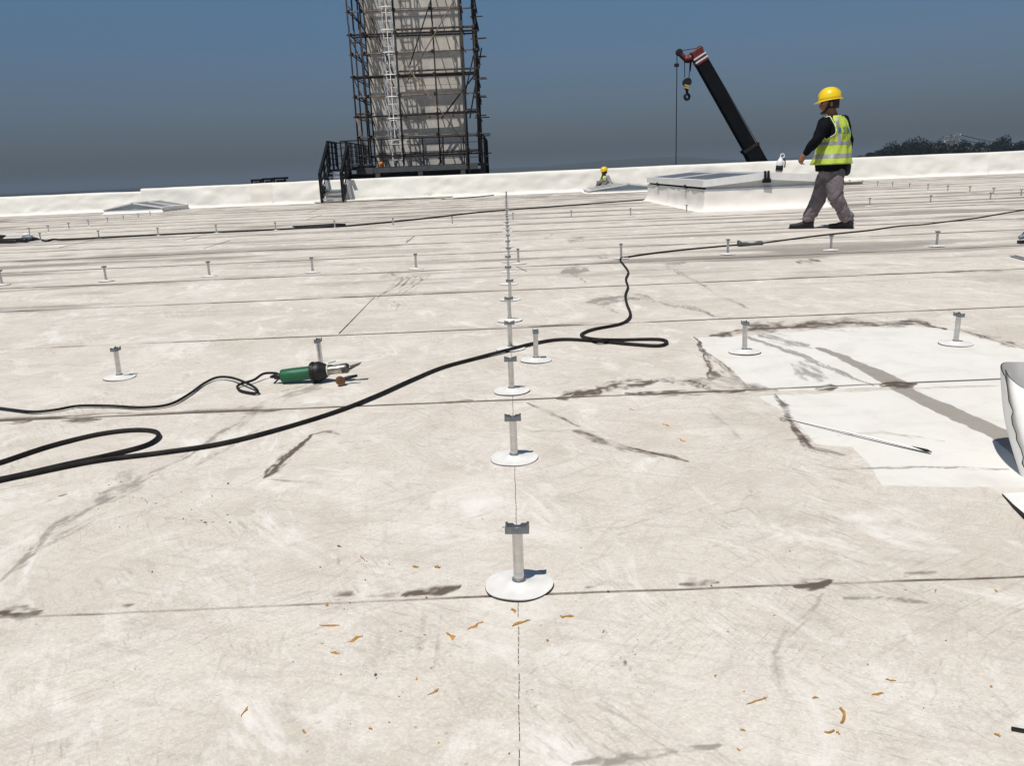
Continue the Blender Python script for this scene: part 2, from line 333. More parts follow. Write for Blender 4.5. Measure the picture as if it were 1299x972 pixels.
def roof_material():
    m = bpy.data.materials.new('roof_membrane'); m.use_nodes = True; t = m.node_tree; b = t.nodes['Principled BSDF']; L = t.links.new
    b.inputs['Roughness'].default_value = .72; b.inputs['Specular IOR Level'].default_value = .25
    co = t.nodes.new('ShaderNodeTexCoord')
    def mapping(s, rot=0, loc=(0,0,0)):
        src = co.outputs['Object']
        if rot:
            r0 = t.nodes.new('ShaderNodeMapping'); r0.inputs['Rotation'].default_value = (0, 0, rot); L(src, r0.inputs[0]); src = r0.outputs[0]
        n = t.nodes.new('ShaderNodeMapping'); n.inputs['Scale'].default_value = s; n.inputs['Location'].default_value = loc
        L(src, n.inputs[0]); return n.outputs[0]
    def noise(vec, sc, det=6, ro=.6, dist=0):
        n = t.nodes.new('ShaderNodeTexNoise'); n.inputs['Scale'].default_value = sc; n.inputs['Detail'].default_value = det; n.inputs['Roughness'].default_value = ro
        n.inputs['Distortion'].default_value = dist; L(vec, n.inputs['Vector']); return n.outputs['Fac']
    def ramp(x, stops):
        r = t.nodes.new('ShaderNodeValToRGB'); e = r.color_ramp.elements
        while len(e) < len(stops): e.new(.5)
        for k, (p, c) in zip(e, stops): k.position = p; k.color = (*(c if isinstance(c, tuple) else (c, c, c)), 1)
        L(x, r.inputs[0]); return r.outputs[0]
    def mix(f, a, bb, mode='MIX'):
        n = t.nodes.new('ShaderNodeMix'); n.data_type = 'RGBA'; n.blend_type = mode
        if isinstance(f, (int, float)): n.inputs[0].default_value = f
        else: L(f, n.inputs[0])
        for i, v in ((6, a), (7, bb)):
            if isinstance(v, tuple): n.inputs[i].default_value = (*v, 1)
            else: L(v, n.inputs[i])
        return n.outputs[2]
    def math_(op, a, bb=None, cl=False):
        n = t.nodes.new('ShaderNodeMath'); n.operation = op; n.use_clamp = cl
        for i, v in enumerate((a, bb)):
            if v is None: continue
            if isinstance(v, (int, float)): n.inputs[i].default_value = v
            else: L(v, n.inputs[i])
        return n.outputs[0]
    def attr(nm):
        n = t.nodes.new('ShaderNodeAttribute'); n.attribute_name = nm; return n.outputs['Fac']
    one = mapping((1, 1, 1))
    big = noise(one, .9, 5, .6, .3); mid = noise(one, 5.5, 6, .65, .6)
    c = ramp(big, [(.3, (.60, .537, .448)), (.5, (.675, .613, .522)), (.72, (.73, .673, .585))])
    # greyish walked-on film and pale scrubbed places
    c = mix(ramp(mid, [(.46, 0.0), (.72, .62)]), c, (.50, .438, .36)); c = mix(ramp(noise(mapping((1,1,1), 0, (4,9,0)), 3.2, 5, .6, 1.0), [(.52, 0.0), (.72, .65)]), c, (.76, .71, .635))
    # rub marks in several directions
    for ang, sc, lo in ((.35, (3, 46, 1), .58), (-.6, (2.6, 40, 1), .6), (1.45, (3.2, 50, 1), .62), (.03, (1.6, 22, 1), .62), (-1.1, (3, 42, 1), .62)):
        s = ramp(noise(mapping(sc, ang, (ang*7, 2, 0)), 1.0, 5, .62, .25), [(lo-.05, 0.0), (lo+.13, .34)])
        c = mix(s, c, (.37, .325, .275))
    for ang, sc in ((-.25, (3, 38, 1)), (.9, (3, 44, 1))):
        s = ramp(noise(mapping(sc, ang, (3, ang*5, 0)), 1.0, 5, .62, .2), [(.6, 0.0), (.74, .4)]); c = mix(s, c, (.70, .68, .65))
    # fine scratches
    v = t.nodes.new('ShaderNodeTexVoronoi'); v.feature = 'DISTANCE_TO_EDGE'; v.inputs['Scale'].default_value = 3.0
    nz = t.nodes.new('ShaderNodeTexNoise'); nz.inputs['Scale'].default_value = 2.2; L(one, nz.inputs['Vector'])
    ad = t.nodes.new('ShaderNodeVectorMath'); ad.operation = 'ADD'; L(mapping((.7, 1.6, 1), .5), ad.inputs[0]); L(nz.outputs['Color'], ad.inputs[1]); L(ad.outputs[0], v.inputs['Vector'])
    scr = math_('MULTIPLY', ramp(v.outputs['Distance'], [(0.0, .45), (.008, 0.0)]), ramp(noise(one, 2.4, 3), [(.5, 0.0), (.62, 1.0)]))
    c = mix(scr, c, (.30, .265, .23))
    # grit
    g = math_('MULTIPLY', ramp(noise(one, 120, 2, .5), [(.66, 0.0), (.73, .8)]), ramp(noise(one, 2.0, 4, .7), [(.42, .05), (.7, 1.0)])); c = mix(g, c, (.20, .17, .145))
    g2 = ramp(noise(mapping((1, 1, 1), 0, (20, 3, 0)), 46, 2, .5), [(.72, 0.0), (.77, .65)]); c = mix(g2, c, (.25, .22, .19))
    # short rub strokes of boots and tools, broken up into patches
    for ang, off in ((.5, 1), (-.35, 5), (1.1, 9), (-.9, 13)):
        st_ = ramp(noise(mapping((14, 150, 1), ang, (off, off*2, 0)), 1.0, 3, .6, .4), [(.55, 0.0), (.70, .7)]); pa = ramp(noise(mapping((1, 1, 1), 0, (off*3, off, 0)), 2.6, 4, .6), [(.50, 0.0), (.66, 1.0)])
        c = mix(math_('MULTIPLY', st_, pa), c, (.34, .295, .25) if off != 5 else (.74, .70, .65))
    sp_ = math_('MULTIPLY', ramp(noise(one, 260, 2, .5), [(.60, 0.0), (.72, .6)]), ramp(noise(mapping((1, 1, 1), 0, (7, 7, 0)), 4.5, 5, .7), [(.45, .1), (.65, 1.0)])); c = mix(sp_, c, (.33, .285, .24))
    c = mix(ramp(noise(one, 75, 4, .7), [(.35, .16), (.60, 0.0)]), c, (.46, .41, .35))
    fn = noise(mapping((1, 1.3, 1), .4), 170, 3, .6); c = mix(ramp(fn, [(.38, .24), (.50, 0.0)]), c, (.44, .385, .32)); c = mix(ramp(fn, [(.55, 0.0), (.68, .45)]), c, (.80, .76, .69))
    fn2 = noise(mapping((1, 2.2, 1), -.3, (3, 1, 0)), 48, 4, .7); c = mix(ramp(fn2, [(.36, .24), (.48, 0.0)]), c, (.45, .395, .33))
    # broad uneven soiling
    sm_ = ramp(noise(mapping((1, 1.25, 1), .5, (2, 5, 0)), 1.7, 9, .72, 1.3), [(.49, 0.0), (.70, .36)]); c = mix(sm_, c, (.475, .41, .335))
    sm2 = ramp(noise(mapping((1.5, .8, 1), -.4, (9, 1, 0)), 2.6, 9, .75, 1.0), [(.52, 0.0), (.66, .70)]); c = mix(sm2, c, (.80, .765, .70))
    sm3 = math_('MULTIPLY', ramp(noise(mapping((9, 60, 1), .9, (1, 1, 0)), 1.0, 5, .7, .5), [(.52, 0.0), (.68, .62)]), ramp(noise(mapping((1, 1, 1), 0, (31, 7, 0)), 1.9, 5, .65), [(.50, 0.0), (.62, 1.0)])); c = mix(sm3, c, (.36, .305, .245))
    sm4 = math_('MULTIPLY', ramp(noise(mapping((8, 70, 1), -.5, (5, 8, 0)), 1.0, 5, .7, .5), [(.52, 0.0), (.68, .62)]), ramp(noise(mapping((1, 1, 1), 0, (3, 27, 0)), 1.7, 5, .65), [(.50, 0.0), (.62, 1.0)])); c = mix(sm4, c, (.38, .325, .26))
    c = mix(1.0, c, (1.035, 1.055, 1.095), 'MULTIPLY')
    # traced stains
    brk = noise(one, 34, 6, .75, .5); brk2 = noise(mapping((1, 1.0, 1), .3), 90, 4, .7)
    def stain(nm, lo, hi, k):
        a = attr(nm); s = math_('ADD', a, math_('MULTIPLY', math_('SUBTRACT', brk, .5), k)); s = math_('ADD', s, math_('MULTIPLY', math_('SUBTRACT', brk2, .5), k*.5))
        n = t.nodes.new('ShaderNodeMapRange'); n.interpolation_type = 'SMOOTHSTEP'; n.inputs[1].default_value = lo; n.inputs[2].default_value = hi; L(s, n.inputs[0])
        return math_('MULTIPLY', n.outputs[0], math_('MULTIPLY', a, 4.0, True))
    c = mix(math_('MULTIPLY', stain('white', .12, .68, .34), .88), c, ramp(mid, [(.32, (.68, .655, .61)), (.55, (.775, .757, .715))]))
    c = mix(math_('MULTIPLY', stain('grey', .04, .72, .50), .76), c, (.225, .205, .18))
    c = mix(math_('MULTIPLY', stain('dirt', .03, .80, .42), .92), c, (.085, .060, .044))
    L(c, b.inputs['Base Color'])
    h = math_('ADD', math_('MULTIPLY', noise(one, 2.2, 4, .5), .006), math_('MULTIPLY', noise(one, 30, 5, .6), .0009))
    h = math_('ADD', h, math_('MULTIPLY', noise(mapping((4, 30, 1), .4), 1.0, 3), .0012))
    bp = t.nodes.new('ShaderNodeBump'); bp.inputs['Strength'].default_value = .7; bp.inputs['Distance'].default_value = 1.0
    L(h, bp.inputs['Height']); L(bp.outputs[0], b.inputs['Normal'])
    return m
M_roof = roof_material()

deck = MB().box((-34, -6, -.6), (34, 34.5, -.012))
roof = tag(build('roof', deck, mat('roof_deck', (.5, .47, .43), .8)), kind='structure')

def lapz(Y, y0, y1): return .0008+.0022*np.clip((Y-y0)/(y1-y0), 0, 1)
def sheet(y0, y1, x0, x1, endlap=False):
    """one strip of membrane: its far edge lies on the next strip"""
    ym = max(.5*(y0+y1), .6); half = .70*y1+.6
    stepx = max(.0065, .0021*max(y0, .4)); stepy = max(.006, y0*y0/936*2.0) if y0 > .6 else .006
    if y1 < .8: stepx = stepy = .05
    ya = y0-.05 if y0 > 0 else y0
    rels = [-.05] if y0 > 0 else []
    fs_ = 1+.10*max(0, y0-1.6)
    rels += [min(q*fs_, .5) for q in (0, .004, .008, .012, .017, .023, .031, .042, .055, .072, .095, .12, .15)]
    r = rels[-1]
    while r < (y1-y0)-stepy: r += min(stepy, .16); rels.append(r)
    rels.append(y1-y0); rels = np.array(sorted(set(k for k in rels if k <= y1-y0+1e-9)))
    a, bq = max(x0, -half), min(x1, half)
    xs = np.arange(a, bq, stepx) if bq > a else np.array([])
    xs = np.concatenate([np.linspace(x0, a, 8)[:-1] if x0 < a-.01 else [], xs, [bq], np.linspace(bq, x1, 8)[1:] if x1 > bq+.01 else []])
    XX, RR = np.meshgrid(xs, rels); nyy, nxx = XX.shape
    wav = (fbm(XX*.8, XX*0+y0*3.1, 3, 23)-.5)*.018+(fbm(XX*6, XX*0+y0*5.3, 2, 29)-.5)*.006
    wav2 = (fbm(XX*.8, XX*0+y1*3.1, 3, 23)-.5)*.018+(fbm(XX*6, XX*0+y1*5.3, 2, 29)-.5)*.006
    fr = np.clip(RR/(y1-y0), 0, 1)
    YY = y0+RR+wav*(1-fr)+wav2*fr
    ZZ = lapz(YY, y0, y1)+(fbm(XX*1.7, YY*1.7, 3, 31)-.5)*.004*np.minimum(1, np.minimum(RR/.2, ((y1-y0)-RR)/.2).clip(0, 1))
    ZZ = np.where(RR < -.001, -.006, ZZ)
    d, g, w = stains(XX, YY, ZZ, np.clip(RR, 0, None))
    V = np.stack([XX, YY, ZZ], -1).reshape(-1, 3)
    sk = V[-nxx:].copy(); sk[:, 2] = -.004; V = np.concatenate([V, sk])
    d = np.concatenate([d.ravel(), np.full(nxx, .9)]); g = np.concatenate([g.ravel(), np.zeros(nxx)]); w = np.concatenate([w.ravel(), np.zeros(nxx)])
    i = np.arange((nyy)*(nxx)).reshape(nyy, nxx); ii = np.concatenate([i, (np.arange(nxx)+nyy*nxx)[None]])
    Q = np.stack([ii[:-1, :-1], ii[:-1, 1:], ii[1:, 1:], ii[1:, :-1]], -1).reshape(-1, 4)
    me = bpy.data.meshes.new('membrane_sheet')
    me.vertices.add(len(V)); me.vertices.foreach_set('co', V.ravel())
    me.loops.add(Q.size); me.loops.foreach_set('vertex_index', Q.ravel().astype(np.int32))
    me.polygons.add(len(Q)); me.polygons.foreach_set('loop_start', np.arange(0, Q.size, 4, dtype=np.int32))
    for nm, arr in (('dirt', d), ('grey', g), ('white', w)):
        at_ = me.attributes.new(nm, 'FLOAT', 'POINT'); at_.data.foreach_set('value', arr.astype(np.float32))
    me.update(calc_edges=True); me.validate(); me.shade_smooth(); me.set_sharp_from_angle(angle=math.radians(50))
    me.materials.append(M_roof)
    o = bpy.data.objects.new('membrane_sheet', me); COL.objects.link(o); o.parent = roof
    return o
ys = [-5.0, 0.35, SEAM0-.026, SEAM0+SHEET]
while ys[-1] < PAR_Y: ys.append(ys[-1]+SHEET)
for k in range(len(ys)-1):
    sheet(ys[k], ys[k+1], -33.0, 33.0)
# end laps: short joints across a strip
M_joint = mat('joint_line', (.13, .11, .09), .8, var=.4, scale=15)
for (u0, v0, u1, v1) in [(430,423,475,377), (515,308,526,299), (258,315,292,305), (232,305,262,297), (388,279,408,273), (391,270,407,264.5), (75,314,118,305), (655,338,668,344)]:
    a, b_ = px(u0, v0, .0045), px(u1, v1, .0045); w = max(.004, .0010*a.y)
    build('end_lap', MB().bar(a, b_, w, .002), M_joint, roof)
# snapped chalk line under the row of stanchions: short worn dashes
cl = MB(); y = .9; rr = random.Random(5)
while y < 30:
    ln = rr.uniform(.006, .014)*(1+.35*y); w = .0011*(1+.10*y); X = px(661, 900).x*max(0, (1.66-y))*.9-.011+.0006*math.sin(y*40)
    if rr.random() < .94: cl.bar((X, y, .0042), (X, y+ln, .0042), w, .0006)
    y += ln+rr.uniform(.002, .005)*(1+.2*y)
build('chalk_line', cl, mat('chalk', (.10, .09, .085), .9), roof)

# ------------------------------------------------------------------ land and hills beyond
land = MB()
NL = 40
rings = [[Vector((R_*math.cos(2*math.pi*k/48), R_*math.sin(2*math.pi*k/48), -10)) for k in range(48)] for R_ in (.5, 60, 300, 1200, 4000, 9000)]
land.loft(rings, cap=True)
tag(build('ground', land, M_land), kind='structure')
def hill(name, prof, Y0, depth, mt, base=-11, steps=60, wobble=1.0):
    """prof: ridge line as (u, v) points seen over the parapet; real ridge of rounded section at distance Y0"""
    us = np.linspace(prof[0][0], prof[-1][0], steps); vs = np.interp(us, [p[0] for p in prof], [p[1] for p in prof])
    mb = MB(); rows = []
    for u, v in zip(us, vs):
        top = at(u, v, Y0); top.z = max(top.z, base+.5); prof_ = []
        for k in range(9):
            a = math.pi*k/8; w = math.sin(a)
            n = float(fbm(np.array(top.x*.02), np.array(k*.9+Y0), 3, 2))-.5
            prof_.append(Vector((top.x, Y0-depth*math.cos(a), base+(top.z-base)*w*(1+.05*n*wobble*w))))
        rows.append(prof_)
    vs_ = [p for r in rows for p in r]; fs = [(i*9+k, i*9+k+1, (i+1)*9+k+1, (i+1)*9+k) for i in range(len(rows)-1) for k in range(8)]
    mb.add(vs_, fs); return tag(build(name, mb, mt, sm=True), kind='structure')
hill('wooded_hill', [(1060,215),(1095,204),(1130,192),(1165,183),(1200,186),(1250,188),(1299,186),(1380,176),(1500,186),(1650,210)], 330, 70, M_hill)
hill('far_hills', [(560,216),(690,211),(760,204),(800,201),(850,199),(900,203),(960,204),(1040,198),(1120,199),(1300,188)], 2600, 500, M_hill)
#hill('low_far_hills', [(-250,255),(-60,247),(60,241),(200,236),(330,229),(430,226),(560,222)], 3000, 500, M_hill)

# ------------------------------------------------------------------ parapet
M_tan = mat('stained_sheeting', (.77, .735, .67), .65, var=.08, scale=1.8, bump=.005, bscale=6)
XSTEP = at(178, 240, PAR_Y+.1).x
def parapet(x0, x1, h, label, cuts, tan=()):
    root = empty('parapet_wall', ((x0+x1)/2, PAR_Y+.2, 0), label, 'parapet', 'white sheeted roof edge')
    xs_ = [x0]+[c for c in cuts if x0+.3 < c < x1-.3]+[x1]
    for j in range(len(xs_)-1):
        a, b = xs_[j], xs_[j+1]; seed = 40+j*3; pr = .001*(j % 2)
        n = max(4, int((b-a)/.12)); X = np.linspace(a, b, n)
        prof = [(-.16, .004), (-.10, .02), (-.05, .055), (-.02, .11)]+[(-.02+.13*s, .11+(h-.11)*s) for s in np.linspace(.08, .97, 9)]+[(.125, h-.004), (.14, h), (.33, h+.012), (.345, h-.01), (.35, -.02)]
        V = []
        for (py, pz) in prof:
            for x in X:
                wr = (fbm(np.array(x*1.1+pz*1.3), np.array(pz*2.2), 3, seed)-.5)*.10+(fbm(np.array(x*3.5-pz*3.0), np.array(pz*3+x*.7), 3, seed+5)-.5)*.06
                lo = (fbm(np.array(x*5.5), np.array(pz*9), 2, seed+9)-.5)*.07*math.exp(-((pz-.08)/.08)**2)
                amp = smooth(0, .1, pz)*smooth(h+.05, h-.14, pz)*min(1, (x-a)/.25+.02, (b-x)/.25+.02) if py < .13 else 0
                top = (fbm(np.array(x*.5), np.array(1.7), 3, 77)-.5)*.05 if pz > h-.2 else 0
                V.append((x, PAR_Y+py-pr-float(wr)*float(amp)-float(lo), pz+float(top)))
        m = len(prof); F = [(i*n+k, i*n+k+1, (i+1)*n+k+1, (i+1)*n+k) for i in range(m-1) for k in range(n-1)]
        o = build('sheeting_panel', MB().add(V, F), M_tan if any(abs((a+b)/2-t) < .5 for t in tan) else M_parapet, root, sm=True, angle=60)
        F  # ends
    for x in (x0, x1):
        build('end_face', MB().add([(x, PAR_Y-.02, .1), (x, PAR_Y+.12, h-.02), (x, PAR_Y+.33, h-.02), (x, PAR_Y+.345, 0), (x, PAR_Y-.02, 0)], [(0,1,2,3,4)]), M_parapet, root)
    return root
xt0, xt1 = at(318, 250, PAR_Y).x, at(346, 250, PAR_Y).x
parapet(-33, XSTEP, .70, 'lower white membrane parapet at the far left, left of the step', [-27, -23.2, -19.4])
parapet(XSTEP, 33, .80, 'long taller white membrane parapet running behind the scaffold tower and workers', [xt0, xt1, -3.4, .25, 4.6, 9.2, 13.6, 18, 23, 28], [(xt0+xt1)/2])
# raised white kerb with a dark box as painted shade beneath, from the stair foot to the row of stanchions
ka, kb = px(409, 256.5).x, px(640, 247).x
kerb = tag(build('apron_kerb', MB().box((ka, PAR_Y-.62, .03), (kb-1.9, PAR_Y-.20, .085)), M_parapet, loc=((ka+kb)/2, PAR_Y-.4, 0)), 'low white kerb strip with dark shade strip beneath at the foot of the black stair', 'kerb')
bevel(kerb, .012)
build('gap_shade', MB().box((ka+.04, PAR_Y-.58, .004), (kb-1.95, PAR_Y-.24, .031)), M_darkedge, kerb)  # dark box stands in for the shade under the kerb
rod = catmull([px(560, 252.6, .02), px(590, 251, .02), px(628, 247.2, .02), px(640, 246, .02), px(676, 244.2, .02)], 6)
tag(build('metal_rod', MB().tube(rod, .022, 6), M_darksteel, loc=px(600, 249)), 'thin dark rod lying at the parapet foot behind the central row', 'rod')

# ------------------------------------------------------------------ skylights
def skylight(x0, x1, y0, y1, hc, he, ha, label, lids, gable_mat, fold=True, glaz=None):
    """membrane curb, gable ends, two glazed slopes of framed lids and a ridge bar running away from the viewer"""
    xm = (x0+x1)/2; root = empty('skylight', (xm, (y0+y1)/2, 0), label, 'skylight', 'ridged roof skylights')
    for (a, b, nrm) in (((x0, y0), (x1, y0), (0, -1)), ((x1, y0), (x1, y1), (1, 0)), ((x1, y1), (x0, y1), (0, 1)), ((x0, y1), (x0, y0), (-1, 0))):
        n = 28; V = []; prof = [(.14, .005), (.08, .02), (.035, .06), (.012, .12)]+[(.0, .12+(hc-.12)*s) for s in (.25, .5, .75, .9)]+[(.0, hc), (-.06, hc+.004)]
        if hc < .2: prof = [(.08, .005), (.03, .03), (.0, hc*.6), (0, hc), (-.06, hc+.004)]
        for (po, pz) in prof:
            for k in range(n):
                s = k/(n-1); x = a[0]+(b[0]-a[0])*s; y = a[1]+(b[1]-a[1])*s; L_ = math.hypot(b[0]-a[0], b[1]-a[1])*s
                w = float(fbm(np.array(L_*1.7+x0), np.array(pz*3), 3, 61)-.5)*.07*float(smooth(0, .1, pz))*float(smooth(hc+.02, hc-.08, pz))*math.sin(math.pi*s)**.5
                if fold and pz > hc*.55: w += .018*math.sin(L_*9+math.sin(L_*5)*2)*float(smooth(hc*.55, hc*.9, pz))*math.sin(math.pi*s)**.5*(1 if nrm[0] < 0 else .3)
                # corners of the foot flare outwards together
                ex = po*(nrm[0]+(-1 if x < xm else 1)*(abs(nrm[1]))*(1 if k in (0, n-1) else 0)); ey = po*(nrm[1]+(-1 if y < (y0+y1)/2 else 1)*abs(nrm[0])*(1 if k in (0, n-1) else 0))
                V.append((x+ex+nrm[0]*max(w, -.01), y+ey+nrm[1]*max(w, -.01), pz))
        F = [(i*n+k, i*n+k+1, (i+1)*n+k+1, (i+1)*n+k) for i in range(len(prof)-1) for k in range(n-1)]
        build('curb_side', MB().add(V, F), M_curb, root, sm=True, angle=60)
    t = .10*(he-hc)/.2
    # gable panes, set in a little from the lids
    for yy, s in ((y0+.05, 1), (y1-.05, -1)):
        g = MB(); yb = yy+.02*s
        pts = [(x0+.04, hc), (x1-.04, hc), (x1-.04, he-t), (xm, ha-t), (x0+.04, he-t)]
        g.add([(x, yy, z) for x, z in pts]+[(x, yb, z) for x, z in pts], [(0,1,2,3,4), (9,8,7,6,5)]+[(k, (k+1) % 5, 5+(k+1) % 5, 5+k) for k in range(5)])
        build('gable_pane', g, gable_mat, root)
    base = MB()
    for (xa, xb, ya, yb) in ((x0, x1, y0, y0+.045), (x0, x1, y1-.045, y1), (x0, x0+.035, y0+.05, y1-.05), (x1-.035, x1, y0+.05, y1-.05)): base.box((xa, ya, hc+.002), (xb, yb, hc+.035))
    build('base_frame', base, M_galv, root)
    L_ = (y1-y0)/lids
    for sgn in (-1, 1):
        ex = x0-.03 if sgn < 0 else x1+.03; rx = xm-.02 if sgn < 0 else xm+.02
        for k in range(lids):
            ya, yb = y0-.03+k*L_+.015, y0-.03+(k+1)*L_-.015
            def P(s, y, dz): return (ex+(rx-ex)*s, y, he+(ha-he)*s+dz)
            fr = MB(); wy = .09; ws = .07
            for (s0, s1, yA, yB) in ((0, ws, ya, yb), (1-ws, 1, ya, yb), (ws, 1-ws, ya, ya+wy), (ws, 1-ws, yb-wy, yb)):
                fr.hexa([P(s0, yA, -t*1.25), P(s1, yA, -t*1.25), P(s1, yB, -t*1.25), P(s0, yB, -t*1.25), P(s0, yA, 0), P(s1, yA, 0), P(s1, yB, 0), P(s0, yB, 0)])
            lid = build('lid', fr, M_frame, root)
            build('pane', MB().hexa([P(ws, ya+wy, -.04*t/.1), P(1-ws, ya+wy, -.04*t/.1), P(1-ws, yb-wy, -.04*t/.1), P(ws, yb-wy, -.04*t/.1), P(ws, ya+wy, -.012), P(1-ws, ya+wy, -.012), P(1-ws, yb-wy, -.012), P(ws, yb-wy, -.012)]), glaz or M_glassd, lid)
            if hc > .2: build('hinge', MB().box((ex-.02 if sgn < 0 else ex-.03, (ya+yb)/2-.06, he-t*1.25-.05), (ex+.03 if sgn < 0 else ex+.02, (ya+yb)/2+.06, he-t*1.25+.02)), M_blackmetal, lid)
    build('ridge_bar', MB().box((xm-.018, y0-.02, ha-t), (xm+.018, y1+.02, ha+.008)), M_galv, root)
    if hc < .2: return root
    cl_ = MB().box((xm-.07, y0-.075, ha-t*1.1-.07), (xm+.07, y0-.005, ha-t*1.1)); cl_.box((xm-.045, y0-.06, ha-t*1.1), (xm-.015, y0-.01, ha+.03)); cl_.box((xm+.015, y0-.06, ha-t*1.1), (xm+.045, y0-.01, ha+.03))
    build('ridge_catch', cl_, M_blackmetal, root)
    return root
skylight(3.62, 5.86, 15.38, 21.6, .37, .575, .665, 'large white skylight with dark glazed lids beside the walking worker', 2, M_gable)
sx0 = px(752, 244).x
skylight(at(748, 240, 28.4).x, at(847, 240, 28.4).x, 28.4, 30.6, .06, .13, .30, 'low far skylight with blue-grey gable in front of the crouching worker', 2, M_bgable, False)
skylight(at(131, 262, 28.6).x, at(205, 262, 28.6).x, 28.6, 31.0, .10, .17, .36, 'low far skylight with pale blue gable by the parapet at the left', 2, mat('pale_blue_glazing', (.42, .50, .51), .35), False)

# ------------------------------------------------------------------ concrete tower behind the parapet
TY = 34.6
bl, br = at(476, 211, TY), at(591, 206, TY); TX0, TX1 = bl.x, br.x; TD = 3.8
FLOOR = 1.22
tower = empty('concrete_tower', ((TX0+TX1)/2, TY+TD/2, -10), 'tall bare concrete tower wrapped in scaffolding', 'tower')
z = -10.0; k = 0
while z < 17:
    hgt = 1.28 if k else 1.5; g = .0
    mb = MB().box((TX0, TY, z+.012), (TX1, TY+TD, z+hgt))
    mb.box((TX0+.02, TY+.02, z-.002), (TX1-.02, TY+TD-.02, z+.013)); build('wall_lift', mb, M_conc, tower); z += hgt; k += 1
for zz in (3.1, 5.66, 8.2, 10.8, 13.4):                # form-tie holes, two to a lift
    th = MB()
    for xx in np.arange(TX0+.45, TX1-.2, .95): th.lathe([(.03, 0), (.03, .012)], 8, (xx, TY-.006, zz), (0, 1, 0))
    tag(build('tie_holes', th, M_darkedge, tower), kind='stuff')

# scaffold
SX0 = at(455, 179, TY-1.25).x; SX1 = at(608, 198, TY-1.25).x
FY0, FY1 = TY-1.25, TY-.30
scaf = empty('scaffolding', ((SX0+SX1)/2, FY0, FLOOR), 'rusty tube scaffolding with couplers standing around the concrete tower', 'scaffold')
coup = MB()
def pole(name, a, b, m=None, r=.033, n=6):
    return build(name, MB().tube([a, b], r, n), m or random.choice([M_rust, M_rustd, M_rustd]), scaf, sm=True)
def jx(): return random.uniform(-.05, .05)
fx = [SX0, SX0+.48, at(505, 100, FY0).x, at(551, 100, FY0).x, SX1-.45, SX1]
ZT = 16.0
for i, x in enumerate(fx):
    for yy in (FY0, FY1) if i not in (2, 3) else (FY0,):
        x_ = x+jx(); z = FLOOR+.03
        while z < ZT:
            z2 = min(z+5.2, ZT); pole('standard', (x_, yy+jx(), z), (x_+jx(), yy+jx(), z2), M_rustd if i in (2, 4) else None); z = z2+.002
for yy in (TY+1.0, TY+2.4, TY+TD+.4):                          # flank standards
    for x in (SX0, SX1):
        x_ = x+jx(); z = FLOOR
        while z < ZT: z2 = min(z+5.4, ZT); pole('standard', (x_, yy, z), (x_+jx(), yy+jx(), z2)); z = z2+.002
LIFT = 1.50
lev = [FLOOR+.42+LIFT*.5*k for k in range(20)]
for k, z in enumerate(lev):
    major = k % 2 == 0; zz = z+jx()
    pole('ledger', (SX0-.12, FY0+.05, zz), (SX1+.14, FY0+.05, zz+jx()), M_rustd if major else M_rust, .036 if major else .028)
    if major:
        pole('ledger', (SX0-.1, FY1+.05, zz+.06), (SX1+.12, FY1+.05, zz+.06+jx()), M_rustd)
    for i, x in enumerate(fx):
        if major or i in (0, 1, 4, 5): pole('transom', (x+.04, FY0-.16, zz+.05), (x+.04+jx(), TY-.02 if i not in (0, 5) else TY+TD+.5, zz+.05+jx()), None, .023)
        coup.box((x-.05, FY0-.02, zz-.06), (x+.06, FY0+.09, zz+.06))
    for off in ((.0, .1) if k % 2 else (.05, -.08)):               # tube ends sticking out past the corner
        pole('tube_end', (SX1-.15, TY+.6+off*6, zz-.05+off), (SX1+.30+random.uniform(0, .16), TY+.6+off*6, zz-.05+off), None, .023)
    if k % 4 == 2: pole('tube_end', (SX0+.1, TY+.7, zz), (SX0-.32, TY+.7, zz), None, .023)
    for x in (SX0, SX1):
        pole('ledger', (x+.05, FY0-.1, zz-.05), (x+.05, TY+TD+.5, zz-.05), None, .022)
tag(build('couplers', coup, M_rustd, scaf), kind='stuff')
# board walkways between the standards
for z, xa, xb in ((lev[4], fx[2], fx[5]), (lev[6], fx[2], fx[5]), (lev[12], fx[2], fx[5]), (lev[16], fx[0], fx[5]), (lev[2], fx[0]-.05, fx[1]+.1), (lev[2], fx[4], fx[5])):
    build('board', MB().box((xa-.06+jx(), FY0+.16, z+.09), (xb+.06+jx(), FY0+.40, z+.135)), M_plank, scaf)
def brace(u0, v0, u1, v1, m=M_rust, yy=None, r=.026):
    yy = yy or FY0-.06; return pole('brace', at(u0, v0, yy), at(u1, v1, yy), m, r)
brace(577, -2, 516, 104); brace(516, 84, 600, 195); brace(454, -4, 484, 62); brace(520, 82, 556, -30, M_rustd); brace(442, 8, 470, 50, M_rustd, FY0+.5)
brace(445, 50, 474, 108, M_rustd, FY0+.5); brace(449, 100, 476, 160, M_rustd, FY0+.5); brace(603, 60, 590, 118, M_rustd, FY0+.5); brace(480, 60, 500, 110, M_rustd, FY0+.7, .023)
brace(577, -4, 600, -60); brace(470, 20, 500, 96, M_rustd, FY0+.2, .03); brace(560, 150, 604, 92, M_rustd, FY0+.75, .03); brace(452, 150, 470, 205, M_rust, FY0-.05, .03); brace(596, 150, 611, 60, M_rustd, FY0+.4, .03); brace(484, 104, 506, 182, M_rustd, FY0+.55, .022)

